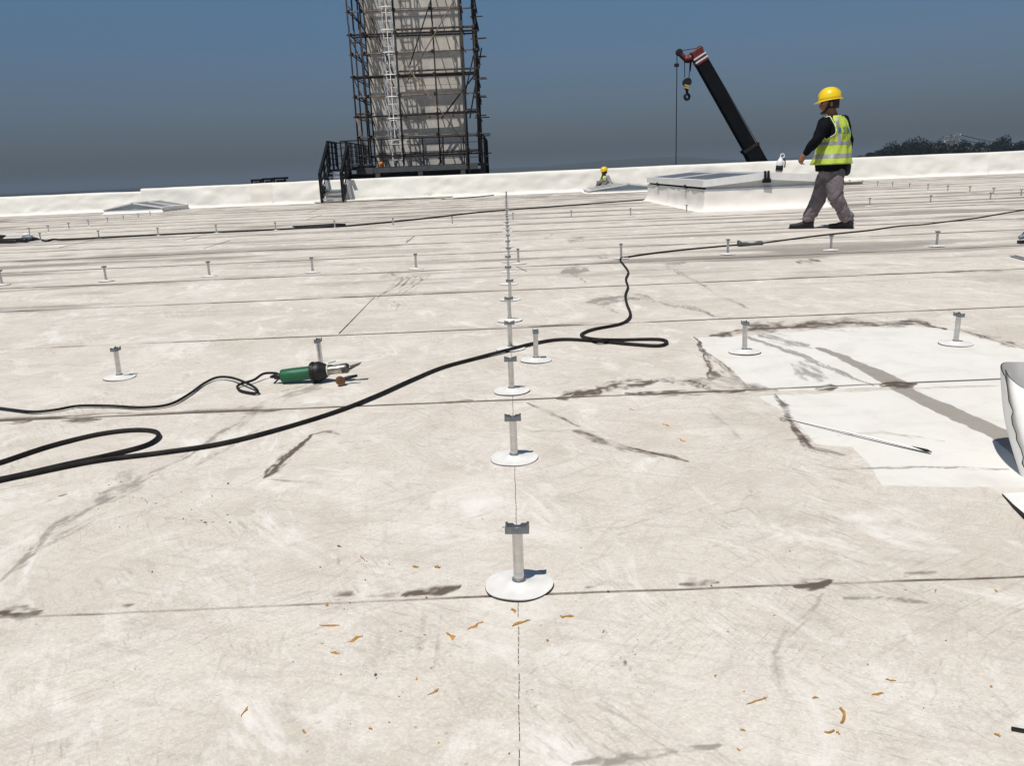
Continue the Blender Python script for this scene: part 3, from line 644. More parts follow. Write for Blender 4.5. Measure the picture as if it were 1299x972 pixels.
# white caged ladder on the tower
lx = at(498, 100, TY-.75).x; lad = empty('caged_ladder', (lx, TY-.75, FLOOR), 'white caged access ladder fixed up the concrete tower', 'ladder')
LY = TY-1.0
for s in (-.19, .19): build('side_rail', MB().box((lx+s-.018, LY, FLOOR), (lx+s+.018, LY+.05, ZT)), M_white, lad)
z = FLOOR+.25
while z < ZT: build('rung', MB().tube([(lx-.19, LY+.025, z), (lx+.19, LY+.025, z)], .014, 6), M_white, lad); z += .30
z = FLOOR+1.0; hoopz = []
while z < ZT:
    arc = [(lx+.30*math.cos(math.radians(a)), LY+.03-.36*math.sin(math.radians(a)), z) for a in range(0, 181, 15)]
    build('cage_hoop', MB().tube([(lx-.19, LY+.03, z)]+arc[::-1]+[(lx+.19, LY+.03, z)], .021, 5), M_white, lad); hoopz.append(z); z += .80
for a in (20, 55, 90, 125, 160):
    p = (lx+.30*math.cos(math.radians(a)), LY+.03-.36*math.sin(math.radians(a)))
    build('cage_strap', MB().bar((p[0], p[1], FLOOR+1.0), (p[0], p[1], hoopz[-1]), .03, .008, (0, 1, 0)), M_white if a == 90 else M_galv, lad)

# steel platform with railing carrying the scaffold
PX0, PX1 = at(434, 215, FY0-.5).x, at(616, 208, FY0-.5).x; PY0, PY1 = FY0-.5, TY+TD+1.2
plat = empty('steel_platform', ((PX0+PX1)/2, (PY0+PY1)/2, FLOOR), 'black steel platform with railings under the scaffold tower', 'platform')
build('floor_plate', MB().box((PX0, PY0, FLOOR-.06), (PX1, TY-.02, FLOOR)), M_blackmetal, plat)
build('floor_plate', MB().box((PX0, TY-.015, FLOOR-.06), (TX0-.02, PY1, FLOOR)), M_blackmetal, plat); build('floor_plate', MB().box((TX1+.02, TY-.015, FLOOR-.06), (PX1, PY1, FLOOR)), M_blackmetal, plat)
bx0, bx1 = at(474, 215, PY0).x, at(592, 210, PY0).x
eb = MB().box((bx0, PY0-.06, FLOOR-.21), (bx1, PY0-.005, FLOOR-.02)); build('edge_beam', eb, M_beam, plat)
build('edge_beam', MB().box((PX0+.55, PY0-.02, FLOOR-.24), (bx0-.02, PY0-.004, FLOOR-.01)), M_beam, plat); build('edge_beam', MB().box((bx1+.12, PY0-.02, FLOOR-.22), (PX1-.3, PY0-.004, FLOOR-.01)), M_beam, plat)
build('lower_beam', MB().box((PX0, PY0+.05, FLOOR-.48), (PX1, PY0+.25, FLOOR-.215)), M_blackmetal, plat)
for x in np.linspace(bx0+.15, bx1-.15, 3): build('bearer', MB().box((x-.09, PY0-.05, FLOOR-.5), (x+.09, PY0+.045, FLOOR-.215)), M_beam, plat)
for x in (PX0+.1, PX1-.1):
    for y in (PY0+.1, PY1-.1): build('support_column', MB().box((x-.1, y-.1, -10), (x+.1, y+.1, FLOOR-.065)), M_blackmetal, plat)
RH = 1.02
def railing(root, a, b, n, zf0, zf1, h=RH, infill=4, vertical=0, k_=1.0):
    a = Vector(a); b = Vector(b)
    P = lambda s, dz: Vector((a.x+(b.x-a.x)*s, a.y+(b.y-a.y)*s, zf0+(zf1-zf0)*s+dz))
    build('top_rail', MB().bar(P(0, h), P(1, h), .05*k_, .04*k_), M_blackmetal, root)
    for k in range(n+1): build('post', MB().bar(P(k/n, 0), P(k/n, h-.021), .045*k_, .045*k_), M_blackmetal, root)
    for k in range(infill): build('mid_rail', MB().bar(P(0, h*(k+.8)/(infill+.6)), P(1, h*(k+.8)/(infill+.6)), .02*k_, .02*k_), M_blackmetal, root)
    for k in range(vertical): build('baluster', MB().bar(P((k+.5)/vertical, .1), P((k+.5)/vertical, h-.03), .03*k_, .012*k_), M_blackmetal, root)
railing(plat, (PX0+.02, PY0+.03, 0), (PX1-.02, PY0+.03, 0), 7, FLOOR, FLOOR, RH, 3)
railing(plat, (PX1-.03, PY0+.08, 0), (PX1-.03, PY1, 0), 5, FLOOR, FLOOR, RH, 5, 14)
railing(plat, (PX0+.03, PY0+1.0, 0), (PX0+.03, PY1, 0), 5, FLOOR, FLOOR, RH, 5, 10)
tag(build('orange_cloth', MB().ball(at(484, 209, PY0+.25), (.08, .06, .13), 8), M_orange, loc=at(484, 214, PY0+.25)), 'small orange cloth on the steel platform', 'cloth')
sack = MB(); sack.ball(at(452, 211, PY0+.5), (.22, .16, .10), 8); sack.ball(at(468, 211, PY0+.55), (.30, .18, .09), 8)
tag(build('tool_sack', sack, M_greycloth, sm=True, loc=at(460, 213, PY0+.5)), 'dark sacks lying on the left end of the steel platform', 'sack')

# black stair from the roof over the parapet
s0 = px(412, 255.5); s1 = px(437, 254); SW = .80; sx = at(410, 250, PAR_Y-.4).x; sxr = at(437, 250, PAR_Y-.4).x; SW = sxr-sx
stair = empty('access_stair', ((sx+sxr)/2, PAR_Y-.5, 0), 'black steel stair with railings climbing over the parapet to the platform', 'stair')
SY0, SY1 = PAR_Y-.75, PAR_Y+1.15
for x in (sx, sxr): build('stringer', MB().bar((x, SY0, .05), (x, SY1, FLOOR-.1), .05, .2), M_blackmetal, stair)
NT = 7
for k in range(NT):
    s = (k+.6)/NT; y = SY0+(SY1-SY0)*s; z = .05+(FLOOR-.15)*s
    build('tread', MB().box((sx+.03, y-.12, z), (sxr-.03, y+.12, z+.03)), M_tread, stair)
    build('riser_edge', MB().box((sx+.03, y-.128, z-.025), (sxr-.03, y-.121, z+.028)), M_galv, stair)
for x in (sx, sxr):
    railing(stair, (x, SY0+.05, 0), (x, SY1, 0), 2, .08, FLOOR-.02, .95, 3, 3, 1.7)
LZ = FLOOR; lyb = PY0-.02
build('landing', MB().box((sx-.03, SY1-.02, LZ-.08), (sxr+.55, FY0-.54, LZ-.01)), M_blackmetal, stair)
build('landing', MB().box((sx-.03, FY0-.535, LZ-.08), (PX0-.02, FY0+1.0, LZ-.01)), M_blackmetal, stair)
railing(stair, (sx, SY1+.05, 0), (sx, FY0+1.0, 0), 2, LZ, LZ, RH, 4, 3, 1.6)
railing(stair, (sx, FY0+.98, 0), (PX0-.03, FY0+.98, 0), 1, LZ, LZ, RH, 3)
for x in (sx+.02, sxr-.02): build('landing_leg', MB().box((x-.04, SY1+.2, -.01), (x+.04, SY1+.28, LZ-.085)), M_blackmetal, stair)
build('side_panel', MB().add([px(452, 251.5) + Vector((0, .55, .08)), px(457, 251.5)+Vector((0, .55, .08)), at(449, 228, PAR_Y-.12), at(444, 228, PAR_Y-.12)], [(0,1,2,3)]), M_galv, stair)

# dark equipment frames showing above the parapet at the left
eq = empty('equipment_frame', (at(340, 230, 37).x, 37, -10), 'low dark equipment boxes just visible over the parapet left of the stair', 'equipment')
for (ua, ub, va) in ((318, 331, 227.5), (332, 345, 226), (346, 362, 225)):
    a = at(ua, va, 37); b = at(ub, va, 37); fr = MB()
    fr.box((a.x, 37, -10), (a.x+.07, 37.07, a.z)); fr.box((b.x-.07, 37, -10), (b.x, 37.07, a.z)); fr.box((a.x, 36.99, a.z-.09), (b.x, 37.5, a.z-.003)); fr.box((a.x+.08, 37.2, .2), (b.x-.08, 37.4, a.z-.12))
    build('box_frame', fr, M_blackmetal, eq)

# ------------------------------------------------------------------ mobile crane behind the parapet
CY = 46.0
crane = empty('mobile_crane', (at(990, 250, CY).x, CY, -10), 'black telescopic crane boom with red head rising behind the parapet', 'crane')
tipL, tipR = at(881, 74, CY), at(890.5, 66, CY); foot = at(1060, 388, CY-.5); tip = at(885.5, 70.5, CY); knee = at(951, 187, CY)
dirb = (foot-tip).normalized(); nb = Vector((dirb.z, 0, -dirb.x)).normalized()
def boxbeam(a, b, wa, wb, d):
    mb = MB(); p = []
    for c, w in ((a, wa), (b, wb)):
        for sx_, sy_ in ((-1, -1), (1, -1), (1, 1), (-1, 1)): p.append(c+nb*(w/2*sx_)+Vector((0, d/2*sy_, 0)))
    return mb.hexa([p[0], p[1], p[2], p[3], p[4], p[5], p[6], p[7]])
bevel(build('boom_section', boxbeam(tip+dirb*.3, knee+dirb*.6, .68, .70, .55), M_boom, crane), .06, 2)
bevel(build('boom_section', boxbeam(knee, foot, .84, .90, .72), M_boom, crane), .06, 2)
build('boom_collar', boxbeam(knee-dirb*.06, knee+dirb*.10, .90, .90, .78), M_rustd, crane)
head = bevel(build('boom_head', boxbeam(tip-dirb*.35, tip+dirb*.45, .62, .70, .6), M_red, crane), .05)
for k in range(2): build('stripe', boxbeam(tip+dirb*(.02+.2*k), tip+dirb*(.10+.2*k), .72, .72, .62), M_white, head)
def sheave(u, v, r, par, nm='sheave'):
    c = at(u, v, CY); return build(nm, MB().lathe([(r*.3, -.14), (r, -.12), (r, -.04), (r*.8, 0), (r, .04), (r, .12), (r*.3, .14)], 18, c, (0, 1, 0)), M_black, par, sm=True, angle=40)
sheave(887.5, 62.5, .17, crane); sheave(861.5, 66, .17, crane)
arm = catmull([at(886, 67, CY), at(878, 73, CY), at(871, 74.5, CY), at(866, 71, CY), at(861.5, 66.5, CY)], 5)
build('jib_arm', MB().tube(arm, [.22]*6+[.20]*6+[.14]*(len(arm)-12), 8), M_red, crane, sm=True)
def wire(a, b, r=.022, nm='wire_rope'): return build(nm, MB().tube([a, b], r, 5), M_black, crane)
wire(at(861.5, 64, CY), at(887, 60.5, CY)); wire(at(858.8, 66, CY), at(857.2, 235, CY), .025); wire(at(868.3, 74, CY), at(868.6, 98, CY)); wire(at(875.5, 76, CY), at(874, 99, CY)); wire(at(877, 74, CY), at(875.5, 90, CY), .035)
wire(at(890.5, 63, CY), at(972, 205, CY), .022); wire(at(891.5, 62, CY), at(974.5, 205, CY), .018)
build('rope_clamp', MB().box(at(857.6, 83, CY)-Vector((.09, .05, .06)), at(860, 81.5, CY)+Vector((.05, .05, .05))), M_black, crane)
build('outrigger_pin', MB().bar(at(941, 191.5, CY), at(958, 180, CY), .07, .07), M_rustd, crane)
hb = build('hook_block', MB().hexa([at(868.6, 114, CY-.2), at(873.6, 114, CY-.2), at(873.6, 114, CY+.2), at(868.6, 114, CY+.2), at(866.8, 104, CY-.2), at(876.3, 104, CY-.2), at(876.3, 104, CY+.2), at(866.8, 104, CY+.2)]), M_black, crane)
build('block_sheave', MB().lathe([(.21, -.21), (.21, .21)], 16, at(871.5, 104, CY), (0, 1, 0)), M_black, hb)
for dv in (0, 4): build('warning_stripe', MB().bar(at(868.4, 107.5+dv*.7, CY-.235), at(874.6, 110+dv*.7-1, CY-.235), .02, .075, (0, 0, 1)), mat('yellow_paint', (.62, .42, .12), .5), hb)
hk = catmull([at(871.5, 113, CY), at(871.8, 118, CY), at(874.3, 121, CY), at(873.5, 125, CY), at(870.3, 125.5, CY), at(868.6, 122.5, CY), at(869.5, 119.5, CY)], 5)
build('hook', MB().tube(hk, .075, 7), M_black, hb, sm=True)
# carrier standing on the ground below the roof edge
cb = MB().box((foot.x-3.2, CY-1.3, -9.2), (foot.x+5.5, CY+1.3, -8.2)); cb.box((foot.x-1.2, CY-1.1, -8.2), (foot.x+1.8, CY+1.1, -5.6)); cb.box((foot.x+3.2, CY-1.2, -8.2), (foot.x+5.4, CY+1.2, -6.6))
bevel(build('carrier', cb, M_red, crane), .08)
for k in range(4):
    for s in (-1.25, 1.25): build('wheel', MB().lathe([(.2, -.16), (.5, -.16), (.55, -.08), (.55, .08), (.5, .16), (.2, .16)], 18, (foot.x-2.4+k*2.3, CY+s, -9.45), (0, 1, 0)), M_black, crane, sm=True, angle=40)

# ------------------------------------------------------------------ pylon, wires and trees on the hill
PYY = 300.0
pyl = empty('power_pylon', (at(1208, 300, PYY).x, PYY, -8), 'pale steel lattice pylon standing on the wooded hill at the right', 'pylon')
pc = at(1207, 186, PYY); ztop = at(1207, 172, PYY).z
def pp(x, z, y=0): return Vector((pc.x+x, PYY+y, z))
M_pyl = mat('pylon_steel', (.22, .22, .225), .6, .2)
def lat(nm, a, b, r=.11, m=M_pyl): return build(nm, MB().tube([a, b], r, 5), m, pyl)
zz = [-8, -2, 3, 7, ztop-4.2, ztop-1.6]; ww = [2.6, 2.1, 1.7, 1.3, 1.1, 1.9]
for sx_ in (-1, 1):
    for sy_ in (-1, 1):
        for k in range(len(zz)-1): lat('leg', pp(sx_*ww[k], zz[k], sy_*ww[k]*.7), pp(sx_*ww[k+1], zz[k+1], sy_*ww[k+1]*.7))
for k in range(len(zz)-1):
    for s in (-1, 1): lat('lattice_brace', pp(-s*ww[k], zz[k], -ww[k]*.7), pp(s*ww[k+1], zz[k+1], -ww[k+1]*.7), .13)
    lat('cross_bar', pp(-ww[k+1], zz[k+1], -ww[k+1]*.7), pp(ww[k+1], zz[k+1], -ww[k+1]*.7), .12)
arms = [(ztop-1.6, 2.7), (ztop-.2, 2.9)]
for z_, w_ in arms: lat('cross_arm', pp(-w_, z_-.25), pp(w_, z_+.25), .20)
lat('cross_arm', pp(-1.8, ztop-1.6), pp(2.4, ztop+.35), .12); 
for x_, z_ in ((-2.6, ztop-1.7), (2.6, ztop-1.5), (-2.8, ztop-.3), (1.4, ztop+.3), (2.8, ztop+.4)):
    build('insulator', MB().lathe([(.08, 0), (.18, .15), (.18, .6), (.08, .75)], 7, pp(x_, z_-.6)), M_white, pyl)
for (x_, z_, du, dv, uu) in ((2.9, ztop+.2, 0, 0, 1310), (2.6, ztop-1.2, 0, 5, 1310)):
    e = at(uu, 172.5+8+dv*.7, PYY+60); a = pp(x_, z_); pts = [a.lerp(e, s)+Vector((0, 0, -2.2*4*s*(1-s)*.6)) for s in np.linspace(0, 1, 14)]
    tag(build('power_line', MB().tube(pts, .11, 4), M_black, loc=a), 'upper power line running right from the pylon' if dv == 0 else 'lower power line running right from the pylon', 'power line', 'lines from the pylon')
e = at(1166, 186, PYY-20); a = pp(-2.8, ztop); tag(build('power_line', MB().tube([a.lerp(e, s)+Vector((0, 0, -.8*4*s*(1-s))) for s in np.linspace(0, 1, 8)], .11, 4), M_black, loc=a), 'power line dropping left from the pylon into the trees', 'power line', 'lines from the pylon')

def crown_faces(mb, c, rad, n, leaf, rs):
    lobes = [(Vector((rs.uniform(-.5, .5)*rad[0], rs.uniform(-.5, .5)*rad[1], rs.uniform(-.35, .5)*rad[2])), rs.uniform(.4, .62)) for _ in range(8)]
    for _ in range(n):
        lc, lr = rs.choice(lobes); d = Vector((rs.gauss(0, 1), rs.gauss(0, 1), rs.gauss(0, 1))).normalized()*(rs.random()**.35)
        p = c+lc+Vector((d.x*rad[0]*lr, d.y*rad[1]*lr, d.z*rad[2]*lr))
        q = Vector((rs.gauss(0, 1), rs.gauss(0, 1), rs.gauss(0, 1)+.4)).normalized(); x = q.orthogonal().normalized(); y = q.cross(x); s = leaf*rs.uniform(.6, 1.4)
        mb.add([p-x*s, p+y*s*.6, p+x*s, p-y*s*.6], [(0,1,2,3)])
rs = random.Random(11)
trees = [(1118,187,330,3.2,'small tree at the left foot of the wooded hill'), (1133,180,325,4.4,'rounded tree on the left shoulder of the wooded hill'), (1150,176,322,4.2,'dark tree just left of the hill summit'), (1163,172.5,318,4.8,'tallest rounded tree on the hill summit left of the pylon'),
 (1178,175,318,4.2,'dark tree just right of the hill summit'), (1192,177,322,3.8,'dark tree beside the left of the pylon'), (1226,176,322,3.2,'thin tree just right of the pylon'), (1246,176.5,320,3.6,'dark tree in the dip between pylon and far right'), (1262,177.5,318,3.0,'low tree in the dip right of the pylon'),
 (1277,173,312,3.9,'upright round tree near the right picture edge'), (1294,174.5,312,4.4,'dark tree cut by the right picture edge'), (1104,193,332,2.2,'tiny shrub-like tree standing alone left of the hill')]
for (u, v, Y, r, lb) in trees:
    top = at(u, v, Y); c = top-Vector((0, 0, r*.95)); base = Vector((c.x, c.y, c.z-r*1.6))
    t = empty('hill_tree', base, lb, 'tree', 'trees along the hill ridge')
    mb = MB(); crown_faces(mb, c, (r*rs.uniform(.85, 1.15), r, r*rs.uniform(.9, 1.1)), 1100, .32, rs); build('crown', mb, M_leafd, t)
    build('trunk', MB().tube([base-Vector((0, 0, 1.5)), base+Vector((.1, 0, r)), c], [.35, .25, .12], 7), M_bark, t)
mass = MB()
for k in range(95):
    u = 1096+(k % 48)*4.9+rs.uniform(-3, 3); Y = rs.uniform(268, 318)
    vt = np.interp(u, [1100,1125,1150,1165,1185,1205,1230,1260,1299,1330], [196,188,181,178,181,183,182,181,179,178])+rs.uniform(0, 9)
    top = at(u, vt, Y); r = rs.uniform(3.0, 4.6); crown_faces(mass, top-Vector((0, 0, r*.9)), (r, r, r*1.05), 420, .42, rs)
tag(build('hillside_wood', mass, M_leafd), 'dark dense woodland covering the hill behind the parapet', 'woodland', None, 'stuff')

# ------------------------------------------------------------------ aluminium stanchions
GZ = .003                                   # top of the membrane
def ordinal(n):
    return ['first','second','third','fourth','fifth','sixth','seventh','eighth','ninth','tenth','eleventh','twelfth','thirteenth','fourteenth','fifteenth','sixteenth','seventeenth','eighteenth','nineteenth','twentieth',
            'twenty-first','twenty-second','twenty-third','twenty-fourth','twenty-fifth','twenty-sixth','twenty-seventh','twenty-eighth','twenty-ninth','thirtieth','thirty-first','thirty-second','thirty-third','thirty-fourth','thirty-fifth','thirty-sixth','thirty-seventh','thirty-eighth','thirty-ninth','fortieth'][n-1]
def make_stanchion(seed, hgt=.152):
    rnd = random.Random(seed); root = empty('stanchion', (0, 0, 0), 'x', 'stanchion')
    n = 40; rings = []
    ph = rnd.uniform(0, 6)
    def edge(k, r): a = 2*math.pi*k/n; return r*(1+.018*math.sin(2*a+ph)+.012*math.sin(5*a+ph*2))
    for r, z in ((.0735, .0005), (.0745, .0035), (.068, .0045), (.045, .0055), (.028, .009), (.018, .013), (.0125, .017)):
        rings.append([Vector((edge(k, r)*math.cos(2*math.pi*k/n), edge(k, r)*math.sin(2*math.pi*k/n), z+(.0012*math.sin(3*2*math.pi*k/n+ph) if r > .06 else 0)+.001*(r > .06))) for k in range(n)])
    build('flashing_disc', MB().loft(rings, cap=False), M_plate, root, sm=True, angle=60)
    u = [[Vector((edge(k, r)*math.cos(2*math.pi*k/n), edge(k, r)*math.sin(2*math.pi*k/n), z)) for k in range(n)] for r, z in ((.0752, .0001), (.0752, .0016), (.07, .0018))]
    build('disc_shade', MB().loft(u, cap=False), M_darkedge, root)  # dark ring paints the shade under the disc's rim
    build('sealant_collar', MB().lathe([(.0150, .012), (.0158, .016), (.0150, .0195), (.0125, .0205)], 24), M_bracket, root, sm=True)
    build('tube', MB().lathe([(.0118, .010), (.0118, hgt-.017)], 28, cap=True), M_alu, root, sm=True, angle=40)
    b = MB(); z0 = hgt-.018; hw, hd = .0262, .0135
    b.box((-hw, -hd, z0), (hw, hd, z0+.005))
    for s in (-1, 1):                                           # long walls with a notch in the middle, raised at the ends
        yA, yB = (s*hd, s*(hd-.0028)) if s < 0 else (hd-.0028, hd)
        prof = [(-hw, z0+.005), (hw, z0+.005), (hw, hgt), (hw-.005, hgt), (hw-.0065, hgt-.003), (.010, hgt-.003), (.005, hgt-.0075), (-.005, hgt-.0075), (-.010, hgt-.003), (-hw+.0065, hgt-.003), (-hw+.005, hgt), (-hw, hgt)]
        m = len(prof)
        b.add([(x, min(yA, yB), z) for x, z in prof]+[(x, max(yA, yB), z) for x, z in prof], [(0,1,4,5,6,7,8,9),(0,9,10,11),(1,2,3,4),tuple(m+i for i in (9,8,7,6,5,4,1,0)),tuple(m+i for i in (11,10,9,0)),tuple(m+i for i in (4,3,2,1))]+[(i, m+i, m+(i+1) % m, (i+1) % m) for i in range(m)])
    for s in (-1, 1): b.box((s*hw-(.003 if s > 0 else 0), -hd+.0029, z0+.005), (s*hw+(.003 if s < 0 else 0), hd-.0029, hgt-.005))
    br = build('bracket', b, M_bracket, root)
    build('bolt', MB().lathe([(.0045, z0+.005), (.0045, z0+.009)], 6), M_galv, br)
    return root
protos = [make_stanchion(s, h) for s, h in ((1, .148), (2, .152))]
used = set()
def place(kind, loc, rz, label, group):
    p = protos[kind]
    if kind in used: o = copy_tree(p, loc, rz)
    else: o = p; used.add(kind); o.location = loc; o.rotation_euler = (0, 0, rz)
    # a hand-set post is never quite plumb
    o.rotation_euler = (random.uniform(-.022, .022), random.uniform(-.022, .022), rz+random.uniform(-.06, .06)); o['label'] = label; o['category'] = 'stanchion'; o['group'] = group
    return o
y = px(657.5, 745).y; step = .8964*.9278; k = 1
while y < PAR_Y-.4:
    place(0, (px(657.5, 745).x+random.uniform(-.006, .006), y, GZ), 0, ordinal(k)+' stanchion from the viewer in the long central row running away', 'central row of stanchions'); y += step; k += 1
HW = math.pi/2
r1 = [(152,480),(408,469),(680,458),(944.5,447.5),(1212,437)]
for k, (u, v) in enumerate(r1):
    p = px(u, v); place(1, (p.x, p.y, GZ), HW, ['stanchion standing left of the green heat gun','stanchion standing just behind the green heat gun','stanchion on a white disc just right of the central row, by the black cable','stanchion at the left of the clean white roof patch','stanchion at the right of the clean white roof patch'][k], 'nearest crosswise row of stanchions')
r2 = [(3,362),(135,357),(266,351),(397,346),(528,341.5),(658,335),(788,328.5),(923,323),(1054,318),(1188,313)]
for k, (u, v) in enumerate(r2):
    p = px(u, v); place(1, (p.x, p.y, GZ), HW, ordinal(k+1)+' stanchion from the left in the second crosswise row', 'second crosswise row of stanchions')
r3 = [(52,306),(126,303),(201,299.5),(275,296),(350,292.5),(425,290),(499,287.5),(574,285),(651,280.5),(725,277.5),(800,275),(871,270.5),(1103,262),(1180,258.5),(1256,255)]
for k, (u, v) in enumerate(r3):
    p = px(u, v); place(1, (p.x, p.y, GZ), HW, ordinal(k+1)+' stanchion from the left in the third crosswise row', 'third crosswise row of stanchions')
for k, (u, v) in enumerate([(1295,250),(1260,248),(1230,245.3),(1202,243.5),(1177,241.4),(1153.6,240),(1132,238),(1113,236.7),(1094,235.3),(1077.5,234)]):
    p = px(u, v); place(0, (p.x, p.y, GZ), 0, ordinal(k+1)+' stanchion from the right in the receding row by the right parapet', 'right receding row of stanchions')
for k, (u, v) in enumerate([(38,298),(62,295),(88,291),(113,287.3),(137,283.5),(157,280.3),(176,277.3),(191,274.5),(208,271.6),(224,268.8),(239,267)]):
    p = px(u, v); place(0, (p.x, p.y, GZ), 0, ordinal(k+1)+' stanchion from the left in the receding row at the far left', 'left receding row of stanchions')

# ------------------------------------------------------------------ cables
def cable(name, pts, r, label, cat='cable', n=8, sub=10, z=None, parent=None, m=None):
    P = [px(p[0], p[1], (p[2] if len(p) > 2 else 0)+r+GZ) for p in pts]
    path = catmull(P, sub); mb = MB().tube(path, r, n)
    if parent: return build(name, mb, m or M_cord, parent, sm=True)
    o = build(name, mb, m or M_cord, sm=True, loc=(P[0].x, P[0].y, 0)); return tag(o, label, cat)
R1 = .0088
cable('power_cable', [(-120,640),(-40,598),(0,587),(60,567),(120,552),(165,546),(194,547),(201,554),(185,565),(140,577),(80,590),(20,604),(-30,614),(-85,626),(-110,640),(-70,632),(-20,614.5),(40,601),(120,585),(200,575),(280,563),(360,543),(430,521),(480,501),(520,483),(560,466.5),(600,455.5),(640,445,.004),(680,435,.002),(715,430.5),(760,433,.0),(805,437,.0),(836,438.5),(846,434),(834,430.5),(790,431.2),(760,430.8,.018),(742,428),(738,424),(752,418),(785,411.5),(797,405),(799.5,397),(795,385),(793.5,374),(796.5,364),(794,354),(797,345),(792,337),(788,332),(787,329),(792,326.6),(830,321),(875,316),(925,311.5),(965,308.5),(1010,302.5),(1050,297.5),(1090,293.5),(1110,291.2),(1140,287),(1170,284.8),(1200,281.2),(1235,277),(1262,272.5),(1285,268.5),(1310,265)], R1,
      'thick black power cable looping across the roof from foreground to far right')
cable('extension_cord', [(32,306),(47,303.5),(58,305.5),(68,303.5),(80,304),(120,302),(170,299.3),(230,296.3),(300,293.4),(350,291),(385,289.2),(420,287.8),(450,285.6),(520,279),(600,270),(640,266.5),(700,262),(760,257.5),(826,252.5)], .017, 'thin black cord lying across the far roof from the left edge to the skylight', n=6)
# hank of cord on the far roof
hank = MB(); c0 = px(404, 288.6)
for j in range(4):
    ln = .36+.04*j; P = []
    for a in range(0, 361, 20):
        t = math.radians(a); P.append(Vector((c0.x+ln*math.cos(t)+.06*math.sin(3*t+j), c0.y+(.13+.02*j)*math.sin(t)+.03*j, GZ+.014+.007*j+.006*math.sin(2*t))))
    hank.tube(P, .012, 6)
tag(build('cord_hank', hank, M_cord, sm=True, loc=(c0.x, c0.y, 0)), 'flattened coil of black cord on the far roof left of the central row', 'cord')
# grey cloth sleeve over the cable
cA, cB = px(936, 313), px(967, 311); slv = MB(); rings = []
for i in range(13):
    s = i/12; p = cA.lerp(cB, s); w = .030+.010*math.sin(s*7)+(.012 if i < 2 else 0); hgt = .019+(.014 if s < .15 else .003*math.sin(s*9))
    rings.append([Vector((p.x, p.y+w*math.cos(2*math.pi*k/12), GZ+max(.001, hgt+hgt*math.sin(2*math.pi*k/12)*(1+.2*math.sin(s*13+k))))) for k in range(12)])
slv.loft(rings); tag(build('cloth_sleeve', slv, M_greycloth, sm=True, loc=(cA.x, cA.y, 0)), 'rolled dark grey cloth wrapped over the cable left of the walking worker', 'cloth')

# ------------------------------------------------------------------ hot-air welding gun
ga, gb = px(375, 489), px(455, 486)
gl = (gb-ga); gl.z = 0; gx = gl.normalized(); gy = Vector((-gx.y, gx.x, 0)); go = px(362, 487.5)
go = Vector((px(360, 485).x, px(400, 488).y+.035, GZ))
gun = empty('heat_gun', go, 'green and black hot-air welding gun lying on the roof', 'heat gun')
ang = math.radians(5.0)
gxx = gx*math.cos(ang)+Vector((0, 0, 1))*math.sin(ang); 
def G(t, off=0.0, side=0.0): return go+Vector((0, 0, .034))+gxx*t+Vector((0, 0, 1))*off+gy*side
def turn(name, prof, m, par=gun, n=28, sm_angle=35): return build(name, MB().lathe(prof, n, G(0), gxx), m, par, sm=True, angle=sm_angle)
hd_ = turn('handle', [(.020, .0), (.028, .003), (.0305, .010), (.0312, .06), (.0305, .12), (.0318, .140)], M_green)
build('cord_grommet', MB().lathe([(.011, -.030), (.014, -.012), (.017, .001)], 12, G(0), gxx), M_black, hd_, sm=True)
fl = turn('air_collar', [(.033, .139), (.043, .141), (.0455, .147), (.0455, .158), (.0435, .160), (.0435, .166), (.046, .168), (.046, .180), (.043, .186), (.034, .205), (.029, .214), (.024, .216)], M_black)
for k in range(20):
    a = 2*math.pi*k/20; x = gxx.orthogonal().normalized(); yv = gxx.cross(x); d = x*math.cos(a)+yv*math.sin(a)
    build('grip_rib', MB().bar(G(0)+gxx*.147+d*.0462, G(0)+gxx*.158+d*.0462, .006, .003, d), M_black, fl)
turn('ring', [(.025, .2145), (.0265, .217), (.0265, .220), (.023, .222)], mat('pale_ceramic', (.6, .55, .42), .6))
turn('heater_tube', [(.0205, .219), (.0208, .222), (.0205, .272), (.022, .274), (.022, .282), (.0205, .284)], M_steel)
nz = turn('nozzle', [(.0225, .283), (.0230, .305), (.019, .312), (.0105, .318), (.0095, .325)], M_darksteel)
tipm = MB(); A, B = .322, .372
def tp(t, o, s): return tuple(G(t, o, s))
tipm.hexa([tp(A, -.009, -.009), tp(B-.006, .010, -.016), tp(B-.006, .010, .016), tp(A, -.009, .009), tp(A, .009, -.009), tp(B, .017, -.016), tp(B, .017, .016), tp(A, .009, .009)])
bevel(build('flat_tip', tipm, M_darksteel, nz), .002)
build('clamp_lever', MB().bar(G(.222, .033, -.0), G(.255, .036, .01), .006, .003), mat('green_grey', (.10, .17, .15), .5), fl)
cord_pts = [G(-.028, 0), G(-.05, .0), G(-.085, .012), G(-.105, .022)]
more_ = [px(352, 474, .02), px(335, 474, .03), px(322, 482, .018), px(306, 487, .016), px(301, 491, .012), px(306, 496, .012), px(322, 499, .012), px(327, 497, .016), px(322, 491, .024), px(308, 484, .028), px(292, 479, .022), px(275, 479, .016), px(258, 487, .012), px(240, 500, .012), px(215, 513, .012), px(180, 517, .012), px(140, 515, .012), px(100, 515, .012), px(70, 520, .012), px(40, 522.5, .012), px(0, 518, .012), px(-40, 514, .012)]
build('power_cord', MB().tube(catmull([G(-.028), G(-.045, .003)]+more_, 8), .0058, 8), M_cord, gun, sm=True)
